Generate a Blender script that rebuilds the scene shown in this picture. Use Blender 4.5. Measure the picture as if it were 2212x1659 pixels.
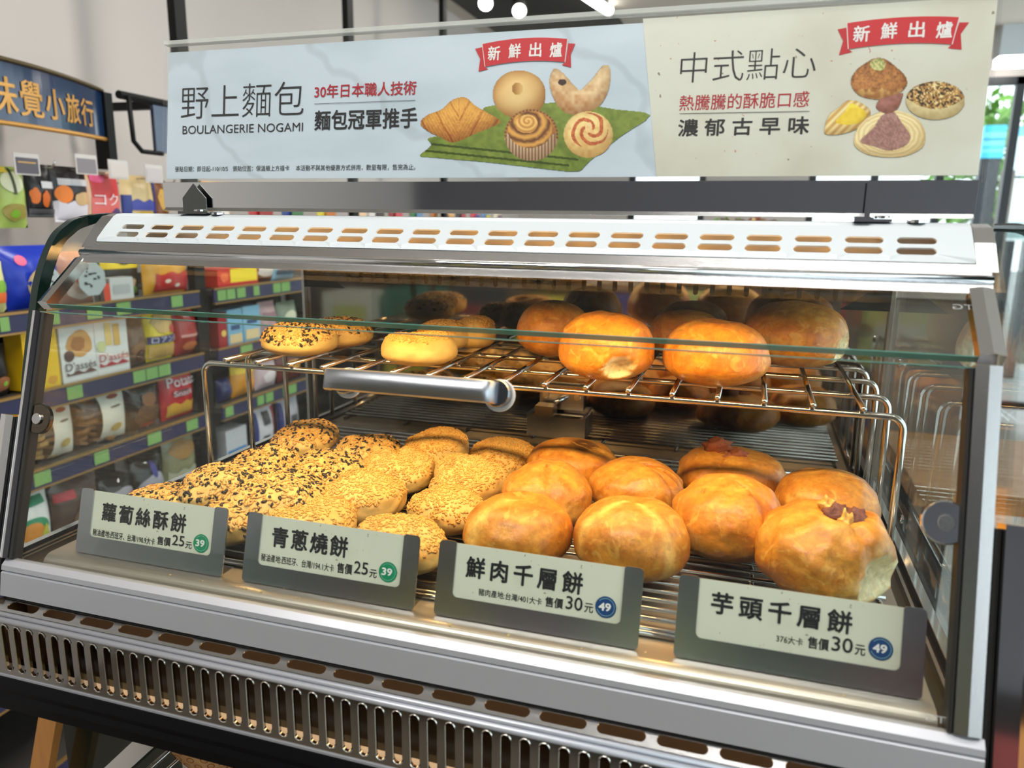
import bpy, math, random
import numpy as np
from mathutils import Vector, Matrix, noise

# ------------------------------------------------------------------ scene reset
for _o in list(bpy.data.objects):
    bpy.data.objects.remove(_o)
SC = bpy.context.scene
COL = SC.collection
random.seed(7)
rng = np.random.default_rng(11)

# ------------------------------------------------------------------ camera
# origin = top of the display case's front rail at its left end; x right, y into the case, z up
F_PX = 1642.92
CAM = np.array([0.600203, -0.455729, 0.291141])
RM = np.array([[0.954112, 0.299188, 0.012563],
               [0.074566, -0.196741, -0.977616],
               [-0.290019, 0.933692, -0.210022]])      # rows: image right, image down, forward
cd = bpy.data.cameras.new('camera')
cam = bpy.data.objects.new('camera', cd)
COL.objects.link(cam)
cam.matrix_world = Matrix(((RM[0][0], -RM[1][0], -RM[2][0], CAM[0]),
                           (RM[0][1], -RM[1][1], -RM[2][1], CAM[1]),
                           (RM[0][2], -RM[1][2], -RM[2][2], CAM[2]),
                           (0, 0, 0, 1)))
cd.sensor_width = 36.0
cd.sensor_fit = 'HORIZONTAL'
cd.lens = F_PX / 2212 * 36
cd.clip_start = 0.02
cd.dof.use_dof = True
cd.dof.focus_distance = 0.74
cd.dof.aperture_fstop = 7.0
SC.camera = cam

# ------------------------------------------------------------------ world, view, lights
SC.view_settings.view_transform = 'Standard'
SC.view_settings.look = 'None'
SC.view_settings.gamma = 1.0
SC.view_settings.use_curve_mapping = False
SC.view_settings.exposure = 0.13
SC.cycles.max_bounces = 7
SC.cycles.transparent_max_bounces = 20
SC.cycles.adaptive_threshold = 0.035
SC.cycles.caustics_reflective = False
SC.cycles.caustics_refractive = False
SC.cycles.sample_clamp_indirect = 6.0
W = bpy.data.worlds.new('world')
SC.world = W
W.use_nodes = True
W.node_tree.nodes['Background'].inputs[0].default_value = (0.86, 0.95, 1.0, 1)
W.node_tree.nodes['Background'].inputs[1].default_value = 2.6


def area_light(name, loc, size, power, color, aim, sizey=None):
    l = bpy.data.lights.new(name, 'AREA')
    l.shape = 'RECTANGLE'
    l.size = size
    l.size_y = sizey or size
    l.energy = power
    l.color = color
    o = bpy.data.objects.new(name, l)
    COL.objects.link(o)
    o.location = loc
    o.rotation_euler = Vector(aim).to_track_quat('-Z', 'Y').to_euler()
    return o


ROOM_W = (1.0, 0.96, 0.90)  # lights of the added, out-of-frame ceiling lamps
area_light('added_ceiling_light_a', (0.2, -0.9, 1.46), 1.2, 19, ROOM_W, (0, 0, -1), 0.16)
area_light('added_ceiling_light_b', (0.2, 1.2, 1.46), 1.2, 15, ROOM_W, (0, 0, -1), 0.16)
area_light('added_ceiling_light_c', (0.2, 3.1, 1.46), 1.2, 13, ROOM_W, (0, 0, -1), 0.16)
area_light('added_ceiling_light_d', (0.98, -0.22, 1.46), 0.95, 3.2, ROOM_W, (0, 0, -1), 0.20)  # added for the white reflection in the hood strips
WARM = (1.0, 0.63, 0.25)
area_light('heat_lamp_light', (0.375, 0.143, 0.2545), 0.70, 2.0, WARM, (0, 0.42, -1), 0.014)
area_light('base_lamp_light', (0.375, 0.03, -0.062), 0.66, 0.12, WARM, (0, -1, -0.1), 0.008)


# ------------------------------------------------------------------ photo geometry helpers
def ray(px, py):
    d = RM.T @ np.array([px - 1106.0, py - 829.5, F_PX])
    return d


def on_x(px, py, x):
    d = ray(px, py)
    return CAM + d * ((x - CAM[0]) / d[0])


def on_y(px, py, y):
    d = ray(px, py)
    return CAM + d * ((y - CAM[1]) / d[1])


def on_z(px, py, z):
    d = ray(px, py)
    return CAM + d * ((z - CAM[2]) / d[2])


def depth_of(p):
    return float(RM[2] @ (np.array(p) - CAM))


def on_plane(px, py, o, n):
    d = ray(px, py)
    return CAM + d * (((np.array(o) - CAM) @ n) / (d @ n))


def srgb(r, g, b):
    def f(c):
        c = c / 255.0
        return c / 12.92 if c <= 0.04045 else ((c + 0.055) / 1.055) ** 2.4
    return (f(r), f(g), f(b))


# ------------------------------------------------------------------ materials
MATS = {}


def P(name, col, rough=0.5, metal=0.0, spec=0.5, coat=0.0, emit=None, estr=0.0, alpha=1.0, trans=0.0,
      noise_amt=0.0, noise_scale=40.0, noise_col=None, stretch=None, bump=0.0, bump_scale=200.0, sheen=0.0):
    if name in MATS:
        return MATS[name]
    m = bpy.data.materials.new(name)
    m.use_nodes = True
    nt = m.node_tree
    b = nt.nodes['Principled BSDF']
    b.inputs['Base Color'].default_value = (*col, 1)
    b.inputs['Roughness'].default_value = rough
    b.inputs['Metallic'].default_value = metal
    b.inputs['Specular IOR Level'].default_value = spec
    b.inputs['Coat Weight'].default_value = coat
    b.inputs['Coat Roughness'].default_value = 0.1
    b.inputs['Transmission Weight'].default_value = trans
    b.inputs['Alpha'].default_value = alpha
    if emit:
        b.inputs['Emission Color'].default_value = (*emit, 1)
        b.inputs['Emission Strength'].default_value = estr
    if noise_amt or bump:
        tc = nt.nodes.new('ShaderNodeTexCoord')
        mp = nt.nodes.new('ShaderNodeMapping')
        nt.links.new(tc.outputs['Object'], mp.inputs['Vector'])
        if stretch:
            mp.inputs['Scale'].default_value = stretch
    if noise_amt:
        nz = nt.nodes.new('ShaderNodeTexNoise')
        nz.inputs['Scale'].default_value = noise_scale
        nz.inputs['Detail'].default_value = 6
        nt.links.new(mp.outputs[0], nz.inputs['Vector'])
        mx = nt.nodes.new('ShaderNodeMix')
        mx.data_type = 'RGBA'
        c2 = noise_col or tuple(c * 0.5 for c in col)
        mx.inputs[6].default_value = (*col, 1)
        mx.inputs[7].default_value = (*c2, 1)
        rp = nt.nodes.new('ShaderNodeMapRange')
        rp.inputs[1].default_value = 0.45
        rp.inputs[2].default_value = 0.75
        rp.inputs[4].default_value = noise_amt
        nt.links.new(nz.outputs[0], rp.inputs[0])
        nt.links.new(rp.outputs[0], mx.inputs[0])
        nt.links.new(mx.outputs[2], b.inputs['Base Color'])
    if bump:
        nb = nt.nodes.new('ShaderNodeTexNoise')
        nb.inputs['Scale'].default_value = bump_scale
        nb.inputs['Detail'].default_value = 4
        nt.links.new(mp.outputs[0], nb.inputs['Vector'])
        bp = nt.nodes.new('ShaderNodeBump')
        bp.inputs['Strength'].default_value = bump
        bp.inputs['Distance'].default_value = 0.001
        nt.links.new(nb.outputs[0], bp.inputs['Height'])
        nt.links.new(bp.outputs[0], b.inputs['Normal'])
    MATS[name] = m
    return m


def glass_mat(name, tint=(0.97, 0.985, 0.98), ior=1.45, rough=0.0, gain=1.0):
    m = bpy.data.materials.new(name)
    m.use_nodes = True
    nt = m.node_tree
    for n in list(nt.nodes):
        nt.nodes.remove(n)
    out = nt.nodes.new('ShaderNodeOutputMaterial')
    mx = nt.nodes.new('ShaderNodeMixShader')
    tr = nt.nodes.new('ShaderNodeBsdfTransparent')
    gl = nt.nodes.new('ShaderNodeBsdfGlossy')
    # Schlick reflectance, the same from both faces of a pane
    fr = nt.nodes.new('ShaderNodeLayerWeight')
    fr.inputs['Blend'].default_value = 0.5
    pw = nt.nodes.new('ShaderNodeMath')
    pw.operation = 'POWER'
    pw.inputs[1].default_value = 5.0
    ml = nt.nodes.new('ShaderNodeMath')
    ml.operation = 'MULTIPLY_ADD'
    f0 = ((ior - 1) / (ior + 1)) ** 2 * gain
    ml.inputs[1].default_value = (1 - f0) * gain
    ml.inputs[2].default_value = f0
    tr.inputs[0].default_value = (*tint, 1)
    gl.inputs['Color'].default_value = (1, 1, 1, 1)
    gl.inputs['Roughness'].default_value = rough
    nt.links.new(fr.outputs['Facing'], pw.inputs[0])
    nt.links.new(pw.outputs[0], ml.inputs[0])
    nt.links.new(ml.outputs[0], mx.inputs[0])
    nt.links.new(tr.outputs[0], mx.inputs[1])
    nt.links.new(gl.outputs[0], mx.inputs[2])
    nt.links.new(mx.outputs[0], out.inputs[0])
    MATS[name] = m
    return m


def vcol_mat(name, rough=0.5, detail=0.0, dscale=60.0, bump=0.0, bscale=150.0, coat=0.0, dark=0.6, spec=0.5):
    m = bpy.data.materials.new(name)
    m.use_nodes = True
    nt = m.node_tree
    b = nt.nodes['Principled BSDF']
    b.inputs['Roughness'].default_value = rough
    b.inputs['Coat Weight'].default_value = coat
    b.inputs['Coat Roughness'].default_value = 0.25
    b.inputs['Specular IOR Level'].default_value = spec
    at = nt.nodes.new('ShaderNodeAttribute')
    at.attribute_name = 'Col'
    src = at.outputs['Color']
    tc = nt.nodes.new('ShaderNodeTexCoord')
    if detail:
        nz = nt.nodes.new('ShaderNodeTexNoise')
        nz.inputs['Scale'].default_value = dscale
        nz.inputs['Detail'].default_value = 8
        nz.inputs['Roughness'].default_value = 0.65
        nt.links.new(tc.outputs['Object'], nz.inputs['Vector'])
        rp = nt.nodes.new('ShaderNodeMapRange')
        rp.inputs[1].default_value = 0.35
        rp.inputs[2].default_value = 0.7
        rp.inputs[3].default_value = 1.0 + detail * 0.5
        rp.inputs[4].default_value = 1.0 - detail
        nt.links.new(nz.outputs[0], rp.inputs[0])
        ml = nt.nodes.new('ShaderNodeVectorMath')
        ml.operation = 'SCALE'
        nt.links.new(src, ml.inputs[0])
        nt.links.new(rp.outputs[0], ml.inputs['Scale'])
        src = ml.outputs[0]
    nt.links.new(src, b.inputs['Base Color'])
    if bump:
        nb = nt.nodes.new('ShaderNodeTexNoise')
        nb.inputs['Scale'].default_value = bscale
        nb.inputs['Detail'].default_value = 6
        nt.links.new(tc.outputs['Object'], nb.inputs['Vector'])
        bp = nt.nodes.new('ShaderNodeBump')
        bp.inputs['Strength'].default_value = bump
        bp.inputs['Distance'].default_value = 0.0015
        nt.links.new(nb.outputs[0], bp.inputs['Height'])
        nt.links.new(bp.outputs[0], b.inputs['Normal'])
    MATS[name] = m
    return m




def crust_mat(name, rough=0.42, coat=0.12):
    m = vcol_mat(name, rough, detail=0.3, dscale=150, bump=0.5, bscale=170, coat=coat)
    nt = m.node_tree
    b = nt.nodes['Principled BSDF']
    src = b.inputs['Base Color'].links[0].from_socket
    tc = nt.nodes.new('ShaderNodeTexCoord')
    info = nt.nodes.new('ShaderNodeObjectInfo')
    off = nt.nodes.new('ShaderNodeVectorMath')
    off.operation = 'MULTIPLY_ADD'
    off.inputs[1].default_value = (1, 1, 1)
    nt.links.new(tc.outputs['Object'], off.inputs[0])
    nt.links.new(info.outputs['Location'], off.inputs[2])

    def layer(src, scale, dist, lo, hi, amt, col, detail=5, mode='MIX'):
        nz = nt.nodes.new('ShaderNodeTexNoise')
        nz.inputs['Scale'].default_value = scale
        nz.inputs['Detail'].default_value = detail
        nz.inputs['Distortion'].default_value = dist
        nt.links.new(off.outputs[0], nz.inputs['Vector'])
        r = nt.nodes.new('ShaderNodeMapRange')
        r.inputs[1].default_value = lo
        r.inputs[2].default_value = hi
        r.inputs[4].default_value = amt
        nt.links.new(nz.outputs[0], r.inputs[0])
        x = nt.nodes.new('ShaderNodeMix')
        x.data_type = 'RGBA'
        x.blend_type = mode
        nt.links.new(r.outputs[0], x.inputs[0])
        nt.links.new(src, x.inputs[6])
        x.inputs[7].default_value = (*col, 1)
        return x.outputs[2]
    src = layer(src, 30, 1.2, 0.45, 0.68, 0.6, (0.74, 0.52, 0.30), 6, 'MULTIPLY')     # browned places
    src = layer(src, 46, 2.2, 0.56, 0.66, 0.5, srgb(234, 184, 88), 8)                # flaky pale places
    src = layer(src, 120, 1.5, 0.62, 0.72, 0.55, (0.55, 0.33, 0.16), 6, 'MULTIPLY')   # small dark flecks
    nt.links.new(src, b.inputs['Base Color'])
    return m


STEEL = P('brushed_steel', (0.58, 0.58, 0.59), 0.2, 1.0, bump=0.12, bump_scale=60, stretch=(2, 80, 80))
CHROME = P('chrome', (0.72, 0.73, 0.75), 0.07, 1.0)
WIRE = P('wire_steel', (0.62, 0.6, 0.57), 0.14, 1.0)
MIRROR = P('polished_steel', (0.40, 0.37, 0.34), 0.05, 1.0)
ALU = P('satin_aluminium', (0.52, 0.54, 0.60), 0.42, 0.6)
ALU2 = P('tray_aluminium', (0.5, 0.45, 0.39), 0.36, 0.85, bump=0.08, bump_scale=30, stretch=(2, 60, 60))
TAGST = P('tag_steel', (0.54, 0.55, 0.60), 0.24, 1.0, bump=0.06, bump_scale=80)
WHITE_EN = P('white_enamel', srgb(212, 221, 227), 0.32)
BLACKG = P('black_gloss', (0.002, 0.002, 0.003), 0.3, spec=0.12)
BLACKM = P('black_matte', (0.012, 0.012, 0.012), 0.6)
GREENEDGE = P('dark_green_border', (0.004, 0.018, 0.016), 0.08)
REFLECT = P('lamp_reflector', (0.78, 0.68, 0.55), 0.3, 0.9)
GLASS = glass_mat('clear_glass', (0.955, 0.975, 0.968), gain=0.75)
ACRYL = glass_mat('clear_acrylic', (0.985, 0.99, 0.99), gain=0.8)
GEDGE = P('polished_glass_edge', srgb(96, 150, 138), 0.12, alpha=0.75)
INK = P('black_ink', (0.012, 0.012, 0.014), 0.5)
REDINK = P('red_ink', srgb(176, 26, 44), 0.5)
REDRIB = P('ribbon_red', srgb(206, 34, 46), 0.5)
WHITEINK = P('white_ink', srgb(240, 238, 236), 0.5)


# ------------------------------------------------------------------ object helpers
def tag(o, label=None, cat=None, group=None, kind=None):
    if label:
        o['label'] = label
    if cat:
        o['category'] = cat
    if group:
        o['group'] = group
    if kind:
        o['kind'] = kind
    return o


LOC = {}


def thing(name, label, cat, loc=(0, 0, 0), group=None):
    o = bpy.data.objects.new(name, None)
    o.empty_display_size = 0.05
    COL.objects.link(o)
    o.location = loc
    LOC[o.name] = np.array(loc, float)
    return tag(o, label, cat, group)


def root_loc(o):
    while o.parent:
        o = o.parent
    return LOC.get(o.name, np.zeros(3))


def mesh_obj(name, verts, faces, mat, parent=None, smooth=False, cols=None, origin=None):
    """verts in world space; stored relative to the root of the parent chain, or to origin"""
    v = np.asarray(verts, float)
    if parent is not None:
        off = root_loc(parent)
    elif origin is not None:
        off = np.array(origin, float)
    else:
        off = np.zeros(3)
    me = bpy.data.meshes.new(name)
    me.from_pydata((v - off).tolist(), [], [list(map(int, f)) for f in faces])
    if smooth:
        me.polygons.foreach_set('use_smooth', [True] * len(me.polygons))
    if cols is not None:
        ca = me.color_attributes.new('Col', 'FLOAT_COLOR', 'POINT')
        c4 = np.ones((len(v), 4), np.float32)
        c4[:, :3] = cols
        ca.data.foreach_set('color', c4.ravel())
    if isinstance(mat, (list, tuple)):
        for m in mat:
            me.materials.append(m)
    else:
        me.materials.append(mat)
    me.update()
    o = bpy.data.objects.new(name, me)
    COL.objects.link(o)
    if parent is not None:
        o.parent = parent
    elif origin is not None:
        o.location = origin
        LOC[o.name] = off
    return o


class MB:
    def __init__(s):
        s.v = []
        s.f = []

    def add(s, vs, fs):
        n = len(s.v)
        s.v.extend([tuple(map(float, p)) for p in vs])
        s.f.extend([tuple(i + n for i in f) for f in fs])
        return s

    def box(s, x0, x1, y0, y1, z0, z1):
        vs = [(x, y, z) for z in (z0, z1) for y in (y0, y1) for x in (x0, x1)]
        return s.add(vs, [(0, 2, 3, 1), (4, 5, 7, 6), (0, 1, 5, 4), (2, 6, 7, 3), (0, 4, 6, 2), (1, 3, 7, 5)])

    def prism(s, pts, a0, a1, axis=0, closed=True):
        """extrude a 2D polygon (the two other axes in order) along an axis"""
        n = len(pts)

        def mk(p, a):
            if axis == 0:
                return (a, p[0], p[1])
            if axis == 1:
                return (p[0], a, p[1])
            return (p[0], p[1], a)
        vs = [mk(p, a0) for p in pts] + [mk(p, a1) for p in pts]
        fs = [(i, (i + 1) % n, n + (i + 1) % n, n + i) for i in range(n if closed else n - 1)]
        if closed:
            fs += [tuple(range(n))[::-1], tuple(range(n, 2 * n))]
        return s.add(vs, fs)

    def tube(s, path, r, n=8, caps=True):
        path = [Vector(p) for p in path]
        vs, fs = [], []
        up = None
        for i, p in enumerate(path):
            if i == 0:
                t = path[1] - path[0]
            elif i == len(path) - 1:
                t = path[-1] - path[-2]
            else:
                t = (path[i + 1] - p).normalized() + (p - path[i - 1]).normalized()
            t.normalize()
            if up is None:
                up = Vector((0, 0, 1)) if abs(t.z) < 0.9 else Vector((0, 1, 0))
            a = t.cross(up).normalized()
            b = a.cross(t).normalized()
            up = b
            rr = r[i] if isinstance(r, (list, tuple)) else r
            for k in range(n):
                th = 2 * math.pi * k / n
                vs.append(p + a * (rr * math.cos(th)) + b * (rr * math.sin(th)))
        for i in range(len(path) - 1):
            for k in range(n):
                fs.append((i * n + k, i * n + (k + 1) % n, (i + 1) * n + (k + 1) % n, (i + 1) * n + k))
        if caps:
            fs.append(tuple(range(n))[::-1])
            fs.append(tuple(range((len(path) - 1) * n, len(path) * n)))
        return s.add(vs, fs)

    def disc(s, c, nrm, r, t, n=20, rb=None):
        nrm = Vector(nrm).normalized()
        a = nrm.orthogonal().normalized()
        b = nrm.cross(a)
        c = Vector(c)
        vs = []
        for rr, h in ((r, 0), (r, t * 0.8), (r * 0.93, t)):
            for k in range(n):
                th = 2 * math.pi * k / n
                vs.append(c + a * (rr * math.cos(th)) + b * (rr * math.sin(th)) + nrm * h)
        fs = [tuple(range(n))[::-1], tuple(range(2 * n, 3 * n))]
        for j in range(2):
            for k in range(n):
                fs.append((j * n + k, j * n + (k + 1) % n, (j + 1) * n + (k + 1) % n, (j + 1) * n + k))
        return s.add(vs, fs)

    def build(s, name, mat, parent=None, smooth=False, origin=None):
        return mesh_obj(name, s.v, s.f, mat, parent, smooth, None, origin)


def arc(c, r, a0, a1, n):
    return [(c[0] + r * math.cos(math.radians(a0 + (a1 - a0) * i / n)),
             c[1] + r * math.sin(math.radians(a0 + (a1 - a0) * i / n))) for i in range(n + 1)]


def rrect(x0, x1, y0, y1, r, n=4):
    """rounded rectangle; r = one radius or (bl, br, tr, tl)"""
    if not isinstance(r, (tuple, list)):
        r = (r,) * 4
    out = []
    for (cx, cy, a, rr) in ((x0 + r[0], y0 + r[0], 180, r[0]), (x1 - r[1], y0 + r[1], 270, r[1]),
                            (x1 - r[2], y1 - r[2], 0, r[2]), (x0 + r[3], y1 - r[3], 90, r[3])):
        out += arc((cx, cy), rr, a, a + 90, n) if rr > 0 else [(cx, cy)]
    return out


def slotted(mb, cells, hole, mapf, th, n=24):
    """plate made of cells (u0,u1,v0,v1), each with a stadium slot hole=(uc,vc,half_len_u,half_len_v)
    mapf(u, v, depth) -> xyz ; th = sheet thickness"""
    for (u0, u1, v0, v1), (uc, vc, hu, hv) in zip(cells, hole):
        r = min(hu, hv)
        ring, outer = [], []
        for k in range(n):
            th_ = 2 * math.pi * (k + 0.5) / n
            dx, dy = math.cos(th_), math.sin(th_)
            px = uc + (hu - r) * (1 if dx > 0 else -1) + r * dx
            py = vc + (hv - r) * (1 if dy > 0 else -1) + r * dy
            ring.append((px, py))
            ddx, ddy = px - uc, py - vc
            tx = ((u1 - uc) if ddx > 0 else (u0 - uc)) / ddx if abs(ddx) > 1e-9 else 1e9
            ty = ((v1 - vc) if ddy > 0 else (v0 - vc)) / ddy if abs(ddy) > 1e-9 else 1e9
            t = min(tx, ty)
            outer.append((uc + ddx * t, vc + ddy * t))
        # snap the nearest outer points to the four corners
        for cu in (u0, u1):
            for cv in (v0, v1):
                k = min(range(n), key=lambda i: (outer[i][0] - cu) ** 2 + (outer[i][1] - cv) ** 2)
                outer[k] = (cu, cv)
        vs = [mapf(u, v, 0) for u, v in outer] + [mapf(u, v, 0) for u, v in ring] + [mapf(u, v, th) for u, v in ring] \
            + [mapf(u, v, th) for u, v in outer]
        fs = []
        for k in range(n):
            j = (k + 1) % n
            fs += [(k, j, n + j, n + k), (n + k, n + j, 2 * n + j, 2 * n + k), (2 * n + k, 2 * n + j, 3 * n + j, 3 * n + k)]
        mb.add(vs, fs)


_tc = {}


def text_verts(body, bold=0.0, spacing=1.0):
    key = (body, spacing, min(bold, 0.0))
    if key in _tc:
        return _tc[key]
    c = bpy.data.curves.new('t', 'FONT')
    c.body = body
    c.space_character = spacing
    c.offset = min(bold, 0.0)
    c.resolution_u = 3
    o = bpy.data.objects.new('t', c)
    COL.objects.link(o)
    dg = bpy.context.evaluated_depsgraph_get()
    dg.update()
    me = bpy.data.meshes.new_from_object(o.evaluated_get(dg))
    v = np.array([p.co[:2] for p in me.vertices])
    f = [tuple(p.vertices) for p in me.polygons]
    bpy.data.objects.remove(o)
    bpy.data.curves.remove(c)
    bpy.data.meshes.remove(me)
    v = v - v.min(0)
    v = v / v.max(0)
    _tc[key] = (v, f)
    return v, f


class Plane:
    """a flat surface in space with local coordinates u, v (metres)"""

    def __init__(s, o, u, v):
        s.o = np.array(o, float)
        s.u = np.array(u, float) / np.linalg.norm(u)
        s.v = np.array(v, float) / np.linalg.norm(v)
        s.n = np.cross(s.u, s.v)

    def at(s, u, v, h=0.0):
        return s.o + s.u * u + s.v * v + s.n * h

    def uv(s, px, py):
        p = on_plane(px, py, s.o, s.n) - s.o
        return float(p @ s.u), float(p @ s.v)

    def text(s, name, body, box, mat, parent, h=0.0003, bold=0.0, spacing=1.0, skew=0.0, flip=False):
        u0, u1, v0, v1 = box
        v, f = text_verts(body, bold, spacing)
        pts, fs = [], []
        # heavier weights: the outline is laid down several times, shifted by a fraction of the letter height
        e = max(bold, 0.0) * (v1 - v0)
        shifts = [(0, 0)] if e <= 0 else [(e * math.cos(k * math.pi / 4), e * math.sin(k * math.pi / 4)) for k in range(8)]
        for q, (du, dv) in enumerate(shifts):
            n0 = len(pts)
            for a, b in v:
                if flip:
                    a = 1 - a
                pts.append(s.at(u0 + e + a * (u1 - u0 - 2 * e) + du, v0 + e + b * (v1 - v0 - 2 * e) + a * skew + dv, h + q * 4e-6))
            fs += [tuple(i + n0 for i in g) for g in f]
        return mesh_obj(name, pts, fs, mat, parent)

    def poly(s, name, pts, mat, parent, h=0.0002):
        return mesh_obj(name, [s.at(a, b, h) for a, b in pts], [tuple(range(len(pts)))], mat, parent)

    def slab(s, name, pts, t, mat, parent, h=0.0):
        n = len(pts)
        vs = [s.at(a, b, h) for a, b in pts] + [s.at(a, b, h - t) for a, b in pts]
        fs = [tuple(range(n)), tuple(range(n, 2 * n))[::-1]]
        fs += [(i, n + i, n + (i + 1) % n, (i + 1) % n) for i in range(n)]
        return mesh_obj(name, vs, fs, mat, parent)

    def pbox(s, l, r, lt, lb):
        """text box from pixels: left point x, right point x (at mid height), and top/bottom y at the left"""
        ul, vt = s.uv(l, lt)
        ul2, vb = s.uv(l, lb)
        return ul, vt, vb


def qbox(pl, l, r, lt, lb, rt, rb):
    a, b, c, d = pl.uv(l, lt), pl.uv(l, lb), pl.uv(r, rt), pl.uv(r, rb)
    return ((a[0] + b[0]) / 2, (c[0] + d[0]) / 2, (b[1] + d[1]) / 2, (a[1] + c[1]) / 2)


def struct(name, mb, mat, label=None):
    o = mb.build(name, mat)
    o['kind'] = 'structure'
    if label:
        o['label'] = label
    return o


# ================================================================== the room
FLOOR_Z, CEIL_Z = -1.05, 1.5
XL, XR, YB, YF = -1.22, 2.6, 5.5, -3.2
WALLM = P('wall_paint', srgb(198, 190, 184), 0.7)
CEILM = P('ceiling_paint', srgb(205, 196, 184), 0.8)
FLOORM = P('floor_tile', srgb(134, 126, 116), 0.25, noise_amt=0.5, noise_scale=3, noise_col=srgb(112, 104, 94))
MULL = P('window_metal', srgb(58, 60, 62), 0.4, 0.6)
struct('floor', MB().box(XL, XR, YF, YB, FLOOR_Z - 0.05, FLOOR_Z), FLOORM)
struct('ceiling', MB().box(XL, XR, YF, YB, CEIL_Z, CEIL_Z + 0.05), CEILM)
struct('wall_left', MB().box(XL - 0.08, XL, YF, YB, FLOOR_Z, CEIL_Z), WALLM)
struct('wall_front', MB().box(XL, XR, YF - 0.08, YF, FLOOR_Z, CEIL_Z), P('far_wall', srgb(104, 102, 108), 0.6))
wb = MB()
wb.box(XL, -0.342, YB, YB + 0.08, FLOOR_Z, CEIL_Z)
wb.box(0.227, 0.937, YB, YB + 0.08, FLOOR_Z, CEIL_Z)
wb.box(-0.342, 0.227, YB, YB + 0.08, 1.1, CEIL_Z)
wb.box(0.937, XR, YB, YB + 0.08, 1.245, CEIL_Z)
struct('wall_back', wb, WALLM)


def window(name, axis, const, a0, a1, z0, z1, nm):
    fr = MB()

    def bx(p0, p1, q0, q1, t=0.05):
        if axis == 'y':
            fr.box(p0, p1, const, const + t, q0, q1)
        else:
            fr.box(const, const + t, p0, p1, q0, q1)
    w = 0.05
    bx(a0, a1, z0, z0 + w)
    bx(a0, a1, z1 - w, z1)
    for i in range(nm + 1):
        a = a0 + (a1 - a0 - w) * i / nm
        bx(a, a + w, z0, z1)
    o = fr.build(name, MULL)
    o['kind'] = 'structure'
    for i in range(nm):
        b0 = a0 + w + (a1 - a0 - w) * i / nm
        b1 = a0 + (a1 - a0 - w) * (i + 1) / nm
        g = MB()
        if axis == 'y':
            g.box(b0, b1, const + 0.02, const + 0.028, z0 + w, z1 - w)
        else:
            g.box(const + 0.02, const + 0.028, b0, b1, z0 + w, z1 - w)
        p = g.build('pane', GLASS, o)
    return o


window('window_1', 'y', YB, -0.342, 0.227, FLOOR_Z + 0.1, 1.1, 1)
window('window_2', 'y', YB, 0.937, XR, FLOOR_Z + 0.1, 1.245, 4)
window('window_3', 'x', XR, YF, YB, FLOOR_Z + 0.1, 1.4, 7)
struct('trim_1', MB().box(XR, XR + 0.06, YF, YB, 1.4, CEIL_Z), WALLM)
struct('trim_2', MB().box(XR, XR + 0.06, YF, YB, FLOOR_Z, FLOOR_Z + 0.1), MULL)
# dark service panel in the ceiling
struct('trim_3', MB().box(-1.10, -0.28, 3.75, 5.45, CEIL_Z - 0.02, CEIL_Z - 0.001), BLACKM, 'black recessed ceiling panel')

# added ceiling lamps, out of frame, for general room light
LAMPW = P('lamp_white', (1, 1, 1), 0.5, emit=(1, 0.95, 0.88), estr=9)
for i, y in enumerate((-0.9, 1.2, 3.1)):
    t = thing('added_ceiling_lamp', ('added linear white ceiling lamp behind the shopper', 'added linear white ceiling lamp above the pastry case',
                               'added linear white ceiling lamp ahead of the black ceiling panel')[i], 'lamp', (0.2, y, CEIL_Z), 'added ceiling lamps')
    MB().box(-0.42, 0.82, y - 0.1, y + 0.1, CEIL_Z - 0.03, CEIL_Z).build('housing', WHITE_EN, t)
    MB().box(-0.40, 0.80, y - 0.08, y + 0.08, CEIL_Z - 0.034, CEIL_Z - 0.03).build('diffuser', LAMPW, t)
t = thing('added_ceiling_lamp', 'added broad square-ended ceiling lamp over the right end of the pastry case', 'lamp', (0.98, -0.22, CEIL_Z), 'added ceiling lamps')  # lamp added out of frame so the hood strips reflect white
MB().box(0.48, 1.48, -0.34, -0.10, CEIL_Z - 0.03, CEIL_Z).build('housing', WHITE_EN, t)
MB().box(0.50, 1.46, -0.32, -0.12, CEIL_Z - 0.034, CEIL_Z - 0.03).build('diffuser', P('lamp_soft', (1, 1, 1), 0.5, emit=(1, 0.95, 0.88), estr=3.5), t)
# spotlights and strip lamp on the dark panel
for i, (px, py) in enumerate(((1052, 4), (1124, 20))):
    p = on_z(px, py, CEIL_Z - 0.08)
    t = thing('spotlight', ('track spotlight at the corner of the black ceiling panel', 'bright track spotlight under the black ceiling panel')[i],
              'lamp', tuple(p), 'track spotlights')
    MB().tube([p + (0, 0, 0.075), p + (0, 0, 0.02)], 0.012, 8).build('stem', BLACKM, t)
    MB().tube([p + (-0.03, 0.06, 0.05), p + (0.01, -0.05, -0.02)], [0.035, 0.043], 14).build('head', P('spot_head', srgb(90, 88, 84), 0.5), t, True)
    MB().disc(p + (0.01, -0.051, -0.021), (0.04, -0.11, -0.07), 0.036, 0.004).build('lens', P('spot_lens', (1, 1, 1), 0.4, emit=(1, 0.97, 0.92), estr=14), t)
a, b = on_z(1282, 0, 1.47), on_z(1308, 18, 1.47)
t = thing('strip_lamp', 'slim bright strip lamp running across the black ceiling panel', 'lamp', tuple(a))
MB().tube([a - (b - a) * 2, b + (b - a) * 0.3], 0.03, 8).build('tube', LAMPW, t)
p = on_y(2186, 144, 5.3)
t = thing('downlight', 'small oblong downlight in the ceiling by the shop window', 'lamp', tuple(p))
MB().box(p[0] - 0.09, p[0] + 0.09, 5.22, 5.36, p[2], p[2] + 0.05).build('diffuser', LAMPW, t)
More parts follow.
